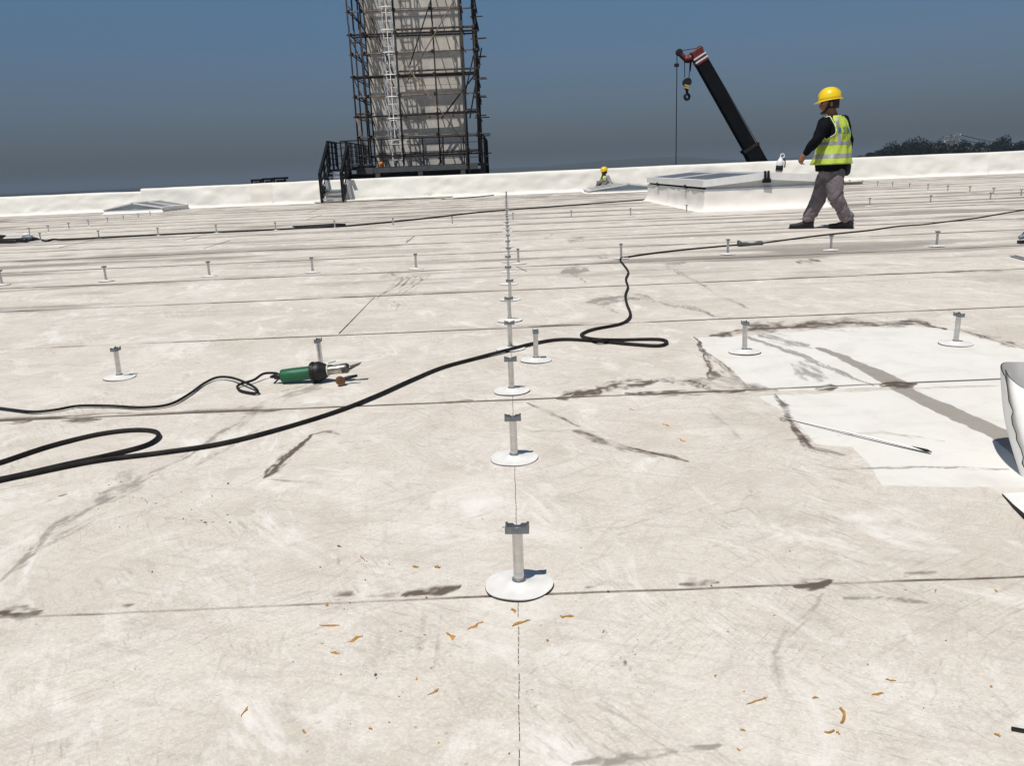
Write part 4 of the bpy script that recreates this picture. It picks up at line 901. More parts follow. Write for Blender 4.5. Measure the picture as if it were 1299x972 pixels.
# brass hand roller lying against the nozzle
rl0 = px(432, 484.5, .02); rl = empty('seam_roller', (rl0.x, rl0.y, GZ), 'small brown seam roller lying under the heat gun nozzle', 'roller')
M_brass = mat('brown_roller', (.16, .085, .04), .45, .3, var=.35, scale=30)
build('wheel', MB().lathe([(.010, -.014), (.0195, -.013), (.0205, -.008), (.0205, .010), (.0185, .014), (.008, .015)], 20, (rl0.x, rl0.y, GZ+.0212), Vector((.55, -.83, 0))), M_brass, rl, sm=True, angle=40)
build('fork', MB().tube([(rl0.x-.004, rl0.y+.018, GZ+.02), (rl0.x+.03, rl0.y+.03, GZ+.028), (rl0.x+.07, rl0.y+.035, GZ+.034)], [.008, .0085, .006], 8), M_black, rl, sm=True)

# ------------------------------------------------------------------ loose membrane pieces at the right
def cone_roll():
    c0 = px(1336, 607); c1 = at(1312, 480, c0.y+.15); root = empty('membrane_roll', (c0.x, c0.y, GZ), 'upright curled white membrane offcut at the right picture edge', 'membrane roll')
    n = 44; mrows = 14; thick = .0034; rin = []; rout = []
    ax = (c1-c0)
    for j in range(mrows):
        s = j/(mrows-1); c = c0+ax*s; R_ = .075+.012*s+.012*math.sin(s*3.1); a_, b_ = [], []
        for k in range(n):
            a = math.radians(188-395*k/(n-1)+(4*math.sin(j*2.3)+3*math.sin(j*5.1))*(1 if k == 0 else 0)); sp_ = 1.03-.13*k/(n-1)
            rr_ = R_*sp_*(1+.03*math.sin(3*a+s*2)+.02*math.sin(7*a+4*s)); zz_ = s*(.030*math.sin(a)-.010*math.cos(a))
            e = .002*math.sin(6*a+1) if j in (0, mrows-1) else 0
            a_.append(c+Vector((rr_*math.cos(a), rr_*math.sin(a)*.95, zz_+e))); b_.append(c+Vector(((rr_-thick)*math.cos(a), (rr_-thick)*math.sin(a)*.95, zz_+e)))
        rout.append(a_); rin.append(b_)
    def gridf(rows): return [p for r in rows for p in r], [(j*n+k, j*n+k+1, (j+1)*n+k+1, (j+1)*n+k) for j in range(mrows-1) for k in range(n-1)]
    v1, f1 = gridf(rout); v2, f2 = gridf(rin)
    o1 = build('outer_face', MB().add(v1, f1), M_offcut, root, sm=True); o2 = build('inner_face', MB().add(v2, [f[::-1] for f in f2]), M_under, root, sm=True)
    eb = MB()
    for rows in ((rout[0], rin[0]), (rout[-1], rin[-1]), ([r[0] for r in rout], [r[0] for r in rin]), ([r[-1] for r in rout], [r[-1] for r in rin])):
        a_, b_ = rows; m = len(a_); eb.add(list(a_)+list(b_), [(k, k+1, m+k+1, m+k) for k in range(m-1)])
    build('cut_edge', eb, M_darkedge, root)
cone_roll()
def flap(name, outline, label, cat, lift, m=M_offcut, th=.0025):
    """thin cut piece of sheet: outline in the roof plane, lifted by lift(i)"""
    P = [px(u, v, 0) for u, v in outline]; top = [Vector((p.x, p.y, GZ+.004+lift[i])) for i, p in enumerate(P)]; bot = [p-Vector((0, 0, th)) for p in top]; n = len(P)
    c = sum(P, Vector())/n; root = empty(name, (c.x, c.y, GZ), label, cat)
    build('sheet', MB().add(top, [tuple(range(n))]), m, root)
    build('dark_edge', MB().add(top+bot, [(k, (k+1) % n, n+(k+1) % n, n+k) for k in range(n)]+[tuple(range(2*n-1, n-1, -1))]), M_darkedge, root); return root
flap('membrane_flap', [(1271,629),(1284,628.5),(1312,627),(1340,640),(1345,700),(1300,662),(1285,646)], 'white membrane corner with black cut edge below the curled roll', 'membrane piece', [.0]*5+[.012, .006], th=.010)
# thin offcut strip lying on the clean patch
L0, L1 = px(990, 531), px(1180, 577.5); strip = MB(); rows = []
sd = (L1-L0).normalized(); sn = Vector((-sd.y, sd.x, 0))
for i in range(26):
    s = i/25; w = .0016+.0032*s**1.6*(1 if s < .97 else .6); p = L0.lerp(L1, s)+sn*(-.010*math.sin(math.pi*s)); h_ = GZ+.003+.005*math.sin(math.pi*s*.9)**2+.003*s
    rows.append([p+sn*w+Vector((0, 0, h_+.004*s)), p-sn*w+Vector((0, 0, h_)), p-sn*w+Vector((0, 0, h_-.002)), p+sn*w+Vector((0, 0, h_+.004*s-.002))])
st = empty('membrane_strip', (L0.x, L0.y, GZ), 'thin narrow offcut strip lying slantwise on the clean white patch', 'membrane strip')
n = len(rows); tv = [r[0] for r in rows]+[r[1] for r in rows]; build('strip_top', MB().add(tv, [(k, k+1, n+k+1, n+k) for k in range(n-1)]), M_offcut, st, sm=True)
bv = [r[3] for r in rows]+[r[2] for r in rows]; bf = [(k, k+1, n+k+1, n+k) for k in range(n-1)]; v2 = [r[1] for r in rows]+[r[2] for r in rows]
build('strip_edge', MB().add(bv, bf).add(v2, bf), M_darkedge, st)
tipv = [L1-sd*.06+Vector((0, 0, GZ+.012)), L1-sd*.012-sn*.006+Vector((0, 0, GZ+.009)), L1+sd*.004+Vector((0, 0, GZ+.009)), L1-sd*.01+sn*.002+Vector((0, 0, GZ+.013))]
build('dark_tip', MB().add(tipv+[p-Vector((0, 0, .003)) for p in tipv], [(0,1,2,3),(7,6,5,4),(0,4,5,1),(1,5,6,2),(2,6,7,3),(3,7,4,0)]), M_black, st)

# ------------------------------------------------------------------ tools at the far edges of the roof
tb = px(15, 307); tool = empty('tool_bag', (tb.x, tb.y, GZ), 'flat black strap bundle at the far left picture edge', 'bag')
m_ = MB(); m_.capsule([px(-40, 306, .04), px(-5, 305.5, .05), px(20, 306, .04)], [.05, .055, .03], 8); build('strap', m_, M_black, tool, sm=True)
m_ = MB().capsule([px(-10, 303, .06), px(1, 300.5, .10), px(7, 299, .12)], [.05, .04, .012], 8); build('strap', m_, M_black, tool, sm=True)
m_ = MB().capsule([px(8, 303.5, .05), px(18, 305, .04), px(32, 305, .04)], [.015, .04, .05], 8); build('strap', m_, M_black, tool, sm=True)
tb = px(36, 306); t2 = empty('welding_tool', (tb.x, tb.y, GZ), 'small blue-grey welding tool on the roof near the left edge', 'tool')
b0 = Vector((tb.x, tb.y, GZ+.06)); build('body', MB().capsule([b0+Vector((-.07, 0, -.005)), b0, b0+Vector((.06, 0, .0))], [.045, .06, .045], 10), M_bluetool, t2, sm=True)
build('pale_cap', MB().ball(b0+Vector((-.02, -.0, .055)), (.07, .045, .03), 10), M_white, t2, sm=True); build('nozzle', MB().capsule([b0+Vector((.06, 0, 0)), b0+Vector((.17, 0, -.02))], [.03, .018], 8), M_black, t2, sm=True)
build('foot', MB().box(b0+Vector((-.1, -.04, -.06)), b0+Vector((.05, .04, -.045))), M_black, t2)
tb = px(1301, 309); t3 = empty('hand_tool', (tb.x, tb.y, GZ), 'blue-grey machine with black feet cut off by the right picture edge', 'tool')
b0 = Vector((tb.x, tb.y, GZ)); build('body', MB().capsule([b0+Vector((-.055, 0, .06)), b0+Vector((.02, 0, .085)), b0+Vector((.16, 0, .07))], [.022, .035, .04], 10), M_bluetool, t3, sm=True)
build('handle', MB().tube(catmull([b0+Vector((-.05, 0, .07)), b0+Vector((-.01, 0, .115)), b0+Vector((.06, 0, .13)), b0+Vector((.13, 0, .09))], 5), .009, 6), M_black, t3, sm=True)
for x_ in (-.05, .0, .09): build('foot', MB().box(b0+Vector((x_-.018, -.03, 0)), b0+Vector((x_+.018, .03, .03))), M_black, t3)
build('label_plate', MB().box(b0+Vector((-.035, -.046, .035)), b0+Vector((.0, -.040, .06))), M_white, t3)
a, b_ = px(1284, 326), px(1302, 330.5); t4 = empty('metal_scrap', (a.x, a.y, GZ), 'thin bent metal scrap on the roof at the right picture edge', 'scrap')
build('blade', MB().bar(a+Vector((0, 0, .012)), b_+Vector((0, 0, .012)), .05, .006), M_galv, t4); build('edge', MB().bar(a+Vector((0, -.03, .012)), b_+Vector((0, -.03, .010)), .012, .012), M_black, t4)
a, b_ = px(1062, 235.2), px(1092, 234); tag(build('dark_board', MB().bar(a+Vector((0, 0, .05)), b_+Vector((0, 0, .05)), .3, .07), M_plank, loc=(a.x, a.y, 0)), 'dark board lying on the roof near the parapet right of the worker', 'board')
# jug on the skylight
jp = Vector((at(989, 221, 15.7).x, 15.75, .655)); jug = empty('plastic_jug', jp, 'white plastic jug with black label and ring handle standing on the skylight', 'jug')
build('body', MB().lathe([(.05, 0), (.062, .01), (.064, .16), (.058, .20), (.035, .235), (.022, .25), (.022, .275)], 16, jp+Vector((0, 0, 0)), Vector((.10, 0, 1))), M_white, jug, sm=True, angle=50)
build('label_band', MB().lathe([(.0645, .03), (.066, .032), (.067, .115), (.0645, .118)], 16, jp, Vector((.10, 0, 1))), M_black, jug, sm=True)
build('ring_handle', MB().tube([jp+Vector((.055+.038*math.cos(t), 0, .29+.038*math.sin(t))) for t in np.linspace(0, 2*math.pi, 14)], .009, 6), M_white, jug, sm=True)
build('hose', MB().tube(catmull([jp+Vector((.07, -.02, .25)), jp+Vector((.10, -.03, .18)), jp+Vector((.09, -.04, .08))], 5), .012, 6), M_black, jug, sm=True)

# orange flecks scattered in the foreground
fl_ = [(418,796,26,4,0,'long flat orange fleck, leftmost of those below the nearest seam'),(451,813,20,6,-.5,'bent orange fleck right below the leftmost long one'),(425,831,13,4,.2,'short orange fleck below the leftmost long one'),
       (603,796,22,5,-.5,'slanting orange fleck left of the chalk line below the nearest stanchion'),(572,809,13,6,.9,'steep orange fleck left of the slanting one near the nearest stanchion'),(661,793,23,5,-.4,'orange fleck lying across the chalk line below the nearest stanchion'),(719,785,18,8,.05,'broad orange fleck just right of the nearest stanchion disc'),
       (653,777,6,6,1.2,'small upright orange fleck touching the nearest stanchion disc'),(550,881,16,4,-.6,'thin orange fleck halfway between nearest seam and picture bottom'),(310,906,16,3,-1.0,'steep thin orange fleck at the lower left'),(555,721,8,4,.1,'small orange fleck above the nearest seam, right one of a pair'),(527,721,7,4,.2,'small orange fleck above the nearest seam, left one of a pair'),(460,710,8,2,.9,'thin orange fleck above the nearest seam, farthest left'),
       (386,931,6,4,.3,'small orange dot at the lower left near the picture bottom'),(1130,866,14,3,.15,'upper of two flat orange flecks at the lower right'),(1113,883,16,3,-.05,'lower of two flat orange flecks at the lower right'),(1034,888,8,5,-.1,'small orange blob left of the curved shaving'),(960,892,28,2,-.35,'longest thinnest orange streak left of the curved shaving'),(942,929,8,4,.2,'small orange fleck below the longest thin streak'),
       (1063,933,6,5,.3,'small orange dot just below the curved shaving'),(1265,936,9,5,.3,'orange fleck nearest the black stick at lower right'),(845,541,11,4,.35,'upper orange leaf scrap right of the dark scuffs'),(865,560,12,4,.35,'lower orange leaf scrap right of the dark scuffs'),(802,521,8,2,.3,'tiny orange leaf scrap left of the other two near the scuffs'),(80,630,12,3,-.3,'orange fleck on the grey smudge below the cable loop')]
def fleck(mb, j, u, v, ln, w, an):
    c = px(u, v); a = px(u-ln/2*math.cos(an), v-ln/2*math.sin(an)); b_ = px(u+ln/2*math.cos(an), v+ln/2*math.sin(an)); wm = w/2*c.y/1040*1.15
    d = (b_-a); n_ = Vector((-d.y, d.x, 0)).normalized(); rf = random.Random(j); T = []; Bt = []
    for s in (0, .2, .45, .7, .88, 1):
        ww_ = wm*max(.12, math.sin(math.pi*s)**.7)*rf.uniform(.3, 1.3); p = a+d*s+n_*rf.uniform(-.9, .9)*wm
        T.append(p+n_*ww_); Bt.append(p-n_*ww_)
    z_ = GZ+.0016; V = [(q.x, q.y, z_) for q in T]+[(q.x, q.y, z_) for q in Bt]; V += [(x, y_, z_-.0012) for x, y_, _ in V]; k6 = 6
    F = [(i, i+1, k6+i+1, k6+i) for i in range(5)]+[(12+i, 18+i, 18+i+1, 12+i+1) for i in range(5)]+[(i, 12+i, 13+i, i+1) for i in range(5)]+[(6+i, 7+i, 19+i, 18+i) for i in range(5)]+[(0, 6, 18, 12), (5, 17, 23, 11)]
    mb.add(V, F); return c
for j, (u, v, ln, w, an, lb) in enumerate(fl_):
    mb = MB(); c = fleck(mb, j, u, v, ln, w, an); tag(build('orange_fleck', mb, M_fleck, loc=(c.x, c.y, 0)), lb, 'fleck', 'orange flecks on the roof')
mb = MB(); rf2 = random.Random(99)
for j in range(26):
    u = rf2.choice([rf2.uniform(380, 780), rf2.uniform(850, 1290)]); v = rf2.choice([rf2.uniform(700, 960), rf2.uniform(770, 900)]); fleck(mb, 200+j, u, v, rf2.uniform(2, 5), rf2.uniform(1.5, 3.2), rf2.uniform(-1.5, 1.5))
tag(build('orange_specks', mb, M_fleck), 'tiny orange specks strewn over the foreground roof', 'specks', None, 'stuff')
gm = MB(); rg = random.Random(21)
for j in range(150):
    c_ = rg.choice([(150,640,110,32), (230,640,120,30), (700,540,90,40), (560,800,260,110), (1000,850,260,100), (250,850,220,100), (480,820,90,70), (760,870,120,60)]); u, v = rg.gauss(c_[0], c_[2]*.6), rg.gauss(c_[1], c_[3]*.6)
    if v < 300 or v > 980: continue
    p = px(u, v); r = rg.uniform(.0007, .0022)*(1 if rg.random() < .93 else 2.2); a = rg.uniform(0, 6.3); ex = rg.uniform(1, 2.6)
    d1 = Vector((math.cos(a), math.sin(a), 0)); d2 = Vector((-d1.y, d1.x, 0)); z0 = Vector((0, 0, GZ-.0008))
    gm.add([p+z0+d1*r*ex, p+z0+d2*r, p+z0-d1*r*ex, p+z0-d2*r, p+z0+Vector((0, 0, r*1.1))], [(0,1,4),(1,2,4),(2,3,4),(3,0,4)])
tag(build('grit', gm, mat('grit', (.10, .08, .065), .9, var=.5, scale=90)), 'dark grit crumbs strewn over the near roof', 'grit', None, 'stuff')
cv = MB().tube(catmull([px(1066, 899, .004), px(1071, 905, .006), px(1070, 913, .006), px(1067, 918, .004)], 5), .0022, 5); cv.tube(catmull([px(1046, 929, .004), px(1052, 929.5, .005), px(1058, 927, .004)], 4), .0016, 5)
tag(build('orange_curl', cv, M_fleck, sm=True, loc=px(1066, 905)), 'curved orange shaving on the roof at the lower right', 'shaving')
cr = px(1292, 927, .004); tag(build('black_stick', MB().bar(px(1283, 925, .006), px(1310, 930, .006), .005, .005), M_black, loc=(cr.x, cr.y, 0)), 'short black stick at the lower right picture edge', 'stick')

# ------------------------------------------------------------------ people
def remesh(name, mb, mt, parent, voxel, smooth_it=4, folds=None):
    me = bpy.data.meshes.new('tmp'); me.from_pydata(mb.v, [], mb.f); bm = bmesh.new(); bm.from_mesh(me); bmesh.ops.recalc_face_normals(bm, faces=bm.faces); bm.to_mesh(me); bm.free()
    o = bpy.data.objects.new('tmp', me); COL.objects.link(o)
    md = o.modifiers.new('r', 'REMESH'); md.mode = 'VOXEL'; md.voxel_size = voxel
    s = o.modifiers.new('s', 'SMOOTH'); s.iterations = smooth_it; s.factor = .5
    dg = bpy.context.evaluated_depsgraph_get(); dg.update(); ev = o.evaluated_get(dg); m2 = bpy.data.meshes.new_from_object(ev)
    bpy.data.objects.remove(o); bpy.data.meshes.remove(me); m2.name = name
    n = len(m2.vertices); co = np.empty(n*3); m2.vertices.foreach_get('co', co); co = co.reshape(-1, 3)
    if folds is not None:
        nr = np.empty(n*3); m2.vertices.foreach_get('normal', nr); co = co+nr.reshape(-1, 3)*folds(co)[:, None]
    off = rootloc(parent); co = co-np.array(off); m2.vertices.foreach_set('co', co.ravel()); m2.materials.clear(); m2.materials.append(mt); m2.update(); m2.shade_smooth()
    ob = bpy.data.objects.new(name, m2); COL.objects.link(ob); ob.parent = parent; return ob
M_skin = mat('skin', (.24, .115, .07), .55, var=.15, scale=25)
M_hair = mat('black_hair', (.008, .007, .007), .6, var=.3, scale=80)
M_helmet = mat('yellow_helmet', (.80, .56, .015), .32, var=.05, scale=6, coat=.3)
M_vest = mat('lime_vest', (.44, .56, .075), .75, var=.10, scale=14, bump=.004, bscale=18)
M_refl = mat('reflective_tape', (.33, .33, .34), .45, .2, var=.2, scale=25)
M_shirt = mat('black_shirt', (.006, .0065, .009), .9, spec=.08, var=.3, scale=20, bump=.004, bscale=25)
M_greyshirt = mat('grey_shirt', (.32, .32, .34), .85, var=.25, scale=20, bump=.003, bscale=25)
M_trouser = mat('grey_trousers', (.15, .130, .140), .85, var=.18, scale=7, bump=.003, bscale=30)
M_shoe = mat('black_shoe', (.012, .012, .013), .6, var=.3, scale=30)
M_text = mat('blue_lettering', (.02, .12, .26), .6)
M_pipe = mat('pale_piping', (.72, .80, .45), .7)

def smoothstep1(a, b, x): t = min(1, max(0, (x-a)/(b-a))); return t*t*(3-2*t)
def person(label, J, face, left, voxel=.011, shirt=None, text=True, trousers=None, loc=None, pouch=True, chest_scale=1.0):
    """J: joints in world metres. face / left: unit vectors of the trunk"""
    up = Vector((0, 0, 1)); root = empty('person', loc, label, 'person', 'workers in yellow helmets')
    shirt = shirt or M_shirt; trousers = trousers or M_trouser
    pel, chs, nek, hed = J['pelvis'], J['chest'], J['neck'], J['head']; hf = J['head_face']; hl = up.cross(hf).normalized()
    # --- body: one surface from head to feet, with hands
    b = MB()
    b.capsule([pel, pel.lerp(chs, .5), chs, nek], [.12, .12, .13, .06], 14); b.capsule([nek-up*.04, nek+up*.02+hf*.005, hed-up*.02], [.06, .055, .055], 12)
    def E_(c, f, s, z): # ellipsoid oriented with the head
        n = 14; rings = []
        for i in range(1, n):
            a = math.pi*i/n; rings.append([c+hf*(f*math.sin(a)*math.cos(2*math.pi*k/n))+hl*(s*math.sin(a)*math.sin(2*math.pi*k/n))+up*(-z*math.cos(a)) for k in range(n)])
        b.loft(rings)
    E_(hed+up*.03, .098, .078, .105); E_(hed+hf*.035-up*.045, .062, .058, .075); E_(hed+hf*.062-up*.098, .026, .034, .024)      # skull, jaw, chin
    b.capsule([hed+hf*.095+up*.018, hed+hf*.112-up*.028], [.010, .017], 8)                                                     # nose
    E_(hed+hf*.088-up*.062, .018, .028, .012); E_(hed+hf*.085+up*.03, .016, .055, .012)                                         # mouth, brow
    for s in (-1, 1): E_(hed+hl*(.080*s)-hf*.012-up*.008, .022, .012, .034)                                                     # ears
    for sd in 'LR':
        sh, el_, wr = J['sh'+sd], J['el'+sd], J['wr'+sd]; b.capsule([chs.lerp(sh, .6), sh, sh.lerp(el_, .5), el_, el_.lerp(wr, .4), wr], [.07, .062, .052, .042, .042, .028], 12)
        hp, kn, an = J['hip'+sd], J['kn'+sd], J['an'+sd]; b.capsule([pel.lerp(hp, .6), hp, hp.lerp(kn, .5), kn, kn.lerp(an, .4), an], [.10, .085, .075, .055, .055, .04], 12)
        hdv = (J['hd'+sd]-wr).normalized(); pn = J.get('pal'+sd, left).normalized(); across = hdv.cross(pn).normalized(); pn = across.cross(hdv).normalized()
        pc_ = wr+hdv*.05; b.capsule([wr, wr+hdv*.03, wr+hdv*.085], [.026, .034, .036], 10); 
        for k, (o_, ln) in enumerate(((-.030, .075), (-.010, .085), (.011, .08), (.030, .062))):
            a0 = wr+hdv*.085+across*o_; a1 = a0+hdv*ln*.42+pn*.010; a2 = a1+hdv*ln*.22+pn*.028; a3 = a2-hdv*ln*.06+pn*.022
            b.capsule([a0-hdv*.02, a0, a1, a2, a3], [.011, .0105, .010, .009, .008], 7)
        t0 = wr+hdv*.03-across*.030; b.capsule([t0, t0+hdv*.035-across*.024+pn*.012, t0+hdv*.07-across*.018+pn*.03], [.014, .0125, .010], 7)
    body = remesh('body', b, M_skin, root, .0075 if voxel < .015 else .013, 2)
    for s in (-1, 1): build('eye', MB().ball(hed+hf*.094+hl*(.032*s)+up*.012, .011, 8), M_hair, root, sm=True)
    # --- hair under the helmet
    hm = MB(); rings = []
    for (r, z_) in ((.096, -.055), (.100, -.03), (.101, .01), (.100, .05), (.09, .10)):
        rings.append([hed-hf*.012+up*z_+(hf*math.cos(a)*(r*1.02 if math.cos(a) < .35 else r*.55)+hl*math.sin(a)*r*.86)+hf*(.0) for a in [2*math.pi*k/24 for k in range(24)]])
    build('hair', hm.loft(rings), M_hair, root, sm=True)
    build('dark_jaw', MB().capsule([hed+hl*.068-up*.045+hf*.018, hed+hl*.05-up*.088+hf*.055, hed+hf*.088-up*.108, hed-hl*.05-up*.088+hf*.055, hed-hl*.068-up*.045+hf*.018], [.008, .014, .016, .014, .008], 7), M_hair, root, sm=True)  # dark band along the jaw and chin
    build('chin_strap', MB().tube([hed+hl*.090+up*.04+hf*.02, hed+hl*.082-up*.03+hf*.035, hed+hl*.05-up*.085+hf*.06, hed-up*.128+hf*.06, hed-hl*.05-up*.085+hf*.06, hed-hl*.082-up*.03+hf*.035, hed-hl*.09+up*.04+hf*.02], .006, 6), M_black, root)
    # --- helmet: shell, peak and brim, ridge
    tilt = J.get('helmet_tilt', .12); hu = (up*math.cos(tilt)+hf*-math.sin(tilt)*-1*0+hf*math.sin(tilt)).normalized(); hff = hl.cross(up)*0+(hf*math.cos(tilt)-up*math.sin(tilt)).normalized()
    hc = hed+up*.050; sh_ = MB(); rings = []; N = 36
    for a in (0, 12, 26, 42, 58, 72, 84):
        t = math.radians(a); rings.append([hc+hff*(.136*math.cos(t)**.8*math.cos(q))+hl*(.118*math.cos(t)**.8*math.sin(q))+hu*(.142*math.sin(t)) for q in [2*math.pi*k/N for k in range(N)]])
    shell = build('helmet', sh_.loft(rings, cap=True), M_helmet, root, sm=True)
    bri = MB(); rr_ = []
    for (o_, dz) in ((-.004, .004), (.012, .0), (.018, -.006), (.014, -.011), (-.004, -.008)):
        rr_.append([hc+hff*((.136+o_*(1+2.2*max(0, math.cos(q))**2))*math.cos(q))+hl*((.118+o_)*math.sin(q))+hu*(dz-.016*max(0, math.cos(q))**2*(1 if o_ > 0 else .2)) for q in [2*math.pi*k/N for k in range(N)]])
    build('brim', bri.loft(rr_, cap=False), M_helmet, shell, sm=True)
    for o_ in (-.03, 0, .03): build('ridge', MB().tube([hc+hff*((.137)*math.cos(t)**.8 if math.cos(t) > 0 else -.137*abs(math.cos(t))**.8)+hl*o_+hu*(.141*math.sin(t)+.001-abs(o_)*.12) for t in np.linspace(.35, math.pi-.35, 14)], .006, 6), M_helmet, shell, sm=True)
    # --- trunk surface shared by shirt and vest
    right_fn = -left
    ts = [0, .12, .3, .5, .68, .80, .88, .94, 1.0]
    aw = [.205, .205, .20, .20, .208, .205, .175, .115, .075]; bw = [.165, .17, .16, .15, .145, .135, .115, .09, .072]
    cl = [pel-up*.10, pel-up*.0, pel.lerp(chs, .4), pel.lerp(chs, .75), chs+up*.0, chs.lerp(nek, .40), chs.lerp(nek, .68), chs.lerp(nek, .88), nek+up*.01]
    def trunk(t, th, off, flare=0.0):
        a = float(np.interp(t, ts, aw))*chest_scale+off; c_ = float(np.interp(t, ts, bw))*chest_scale+off; fl2 = flare*max(0, (.45-t)/.45)**1.3
        j = min(7, max(0, int(np.searchsorted(ts, t)-1))); s = (t-ts[j])/(ts[j+1]-ts[j]); c = cl[j].lerp(cl[j+1], s)
        e = .82
        cx_ = math.copysign(abs(math.cos(th))**e, math.cos(th)); sx_ = math.copysign(abs(math.sin(th))**e, math.sin(th))
        w = .010*math.sin(5*th+9*t)+.007*math.sin(9*th-14*t)
        return c+left*(a+fl2+w)*cx_+face*(c_+fl2+w)*sx_*-1   # th = pi/2 is the middle of the back
    s_ = MB(); N2 = 32
    s_.loft([[trunk(t, 2*math.pi*k/N2, .004) for k in range(N2)] for t in np.linspace(0, .97, 18)])
    for sd in 'LR':
        sh, el_, wr = J['sh'+sd], J['el'+sd], J['wr'+sd]; s_.capsule([chs.lerp(sh, .55), sh, sh.lerp(el_, .5), el_, el_.lerp(wr, .5), el_.lerp(wr, .88)], [.085, .086, .074, .066, .056, .046], 14)
    def folds_shirt(co): return (fbm(co[:, 0]*9+co[:, 2]*7, co[:, 2]*12-co[:, 1]*6, 3, 51)-.5)*.022
    remesh('shirt', s_, shirt, root, voxel, 3, folds_shirt)
    t_ = MB(); t_.loft([[pel+up*dz+left*a*math.cos(q)+face*c*math.sin(q) for q in [2*math.pi*k/24 for k in range(24)]] for dz, a, c in ((-.18, .15, .12), (-.12, .195, .16), (-.05, .20, .165), (.0, .17, .14))])
    for sd in 'LR':
        hp, kn, an = J['hip'+sd], J['kn'+sd], J['an'+sd]; hem = an+(kn-an).normalized()*-.025
        t_.capsule([hp+up*.04, hp, hp.lerp(kn, .5), kn, kn.lerp(an, .5), an], [.10, .118, .112, .092, .082, .082], 16)
    def folds_tr(co):
        a = co[:, 0]*4+co[:, 1]*4; k = np.abs(fbm(a*.8+co[:, 2]*3, co[:, 2]*8-co[:, 0]*7, 2, 53)-.5)*2; k2 = np.abs(fbm(a*2.2-co[:, 2]*6, co[:, 2]*9+co[:, 0]*16, 2, 57)-.5)*2
        hemz = np.exp(-((co[:, 2]-.12)/.07)**2)
        return .004-.016*(1-smooth(0, .35, k))-.006*(1-smooth(0, .25, k2))+hemz*(np.sin(co[:, 2]*90+co[:, 0]*14)*.005+.004)
    remesh('trousers', t_, trousers, root, voxel, 3, folds_tr)
    # --- vest: open-sided sleeveless shell, tape, piping and lettering
    M_ = 72; T = np.linspace(.10, .965, 40); vs = MB(); idx = {}
    def hole(t, th): # armhole
        d = min(abs((th % (2*math.pi))-c) for c in (0, 2*math.pi)); d2 = abs((th % (2*math.pi))-math.pi); dd = min(d, d2); lim = .60*smoothstep1(.50, .62, t)*(1-.25*smoothstep1(.8, .95, t))
        return t > .50 and dd < lim and t < .965
    rows = [[trunk(t, 2*math.pi*k/M_, .016, .055) for k in range(M_)] for t in T]
    rows_i = [[trunk(t, 2*math.pi*k/M_, .010, .050) for k in range(M_)] for t in T]
    V = [p for r in rows for p in r]; F = []
    for i in range(len(T)-1):
        for k in range(M_):
            tm = (T[i]+T[i+1])/2; th = 2*math.pi*(k+.5)/M_
            if abs(th-3*math.pi/2) < .10+.35*smoothstep1(.75, .96, tm) and tm > .0: continue        # open front
            if not hole(tm, th): F.append((i*M_+k, i*M_+(k+1) % M_, (i+1)*M_+(k+1) % M_, (i+1)*M_+k))
    vest = build('vest', vs.add(V, F), M_vest, root, sm=True); so = vest.modifiers.new('cloth', 'SOLIDIFY'); so.thickness = .006; so.offset = 0
    def band(t0, t1, th0, th1, off, nm, mtl, nt=3, par=None):
        nk = max(2, int(abs(th1-th0)/.09)); mb = MB(); VV = [trunk(t, th, off, .055) for t in np.linspace(t0, t1, nt) for th in np.linspace(th0, th1, nk+1)]
        mb.add(VV, [(i*(nk+1)+k, i*(nk+1)+k+1, (i+1)*(nk+1)+k+1, (i+1)*(nk+1)+k) for i in range(nt-1) for k in range(nk)]); return build(nm, mb, mtl, par or root, sm=True)
    f0, f1 = 3*math.pi/2+.13, 3*math.pi/2-.13+2*math.pi
    band(.19, .25, f0, f1, .0215, 'tape', M_refl, 4, vest); band(.40, .458, f0, f1, .0215, 'tape', M_refl, 4, vest)
    for c_ in (.83, math.pi-.83): band(.458, .93, c_-.13, c_+.13, .0215, 'tape', M_refl, 14, vest)
    for c_ in (-.95, math.pi+.95): band(.458, .90, c_-.13, c_+.13, .0215, 'tape', M_refl, 12, vest)
    band(.10, .96, math.pi/2-.018, math.pi/2+.018, .0205, 'back_seam', mat('vest_seam', (.28, .40, .05), .8), 20, vest)
    for c_ in (0, math.pi):
        pts = []
        for a in np.linspace(0, 2*math.pi, 40):
            t = .73+.225*math.sin(a); w_ = .60*smoothstep1(.48, .62, t)*(1-.25*smoothstep1(.8, .95, t)); pts.append(trunk(t, c_+math.cos(a)*max(.14, w_), .020, .055))
        build('armhole_piping', MB().tube(pts, .006, 5), M_pipe, vest, sm=True)
    if text:
        chars = [[(.1,.72,.9,.72),(.1,.32,.9,.32),(.1,.32,.1,.72),(.9,.32,.9,.72),(.5,0,.5,1)],
                 [(.35,.9,.85,.9),(.3,.74,.95,.74),(.35,.58,.85,.58),(.4,.42,.9,.42),(.62,.2,.62,1),(.1,.85,.25,.6),(.25,.6,.08,.3),(.08,.12,.95,.04)],
                 [(.1,.9,.9,.9),(.2,.5,.8,.5),(.02,.05,.98,.05)],
                 [(.15,.92,.85,.92),(.15,.68,.85,.68),(.85,.92,.85,.68),(.15,.92,.12,.0),(.15,.5,.9,.5),(.9,.5,.85,.0),(.35,.34,.65,.34),(.35,.12,.65,.12),(.35,.34,.35,.12),(.65,.34,.65,.12)]]
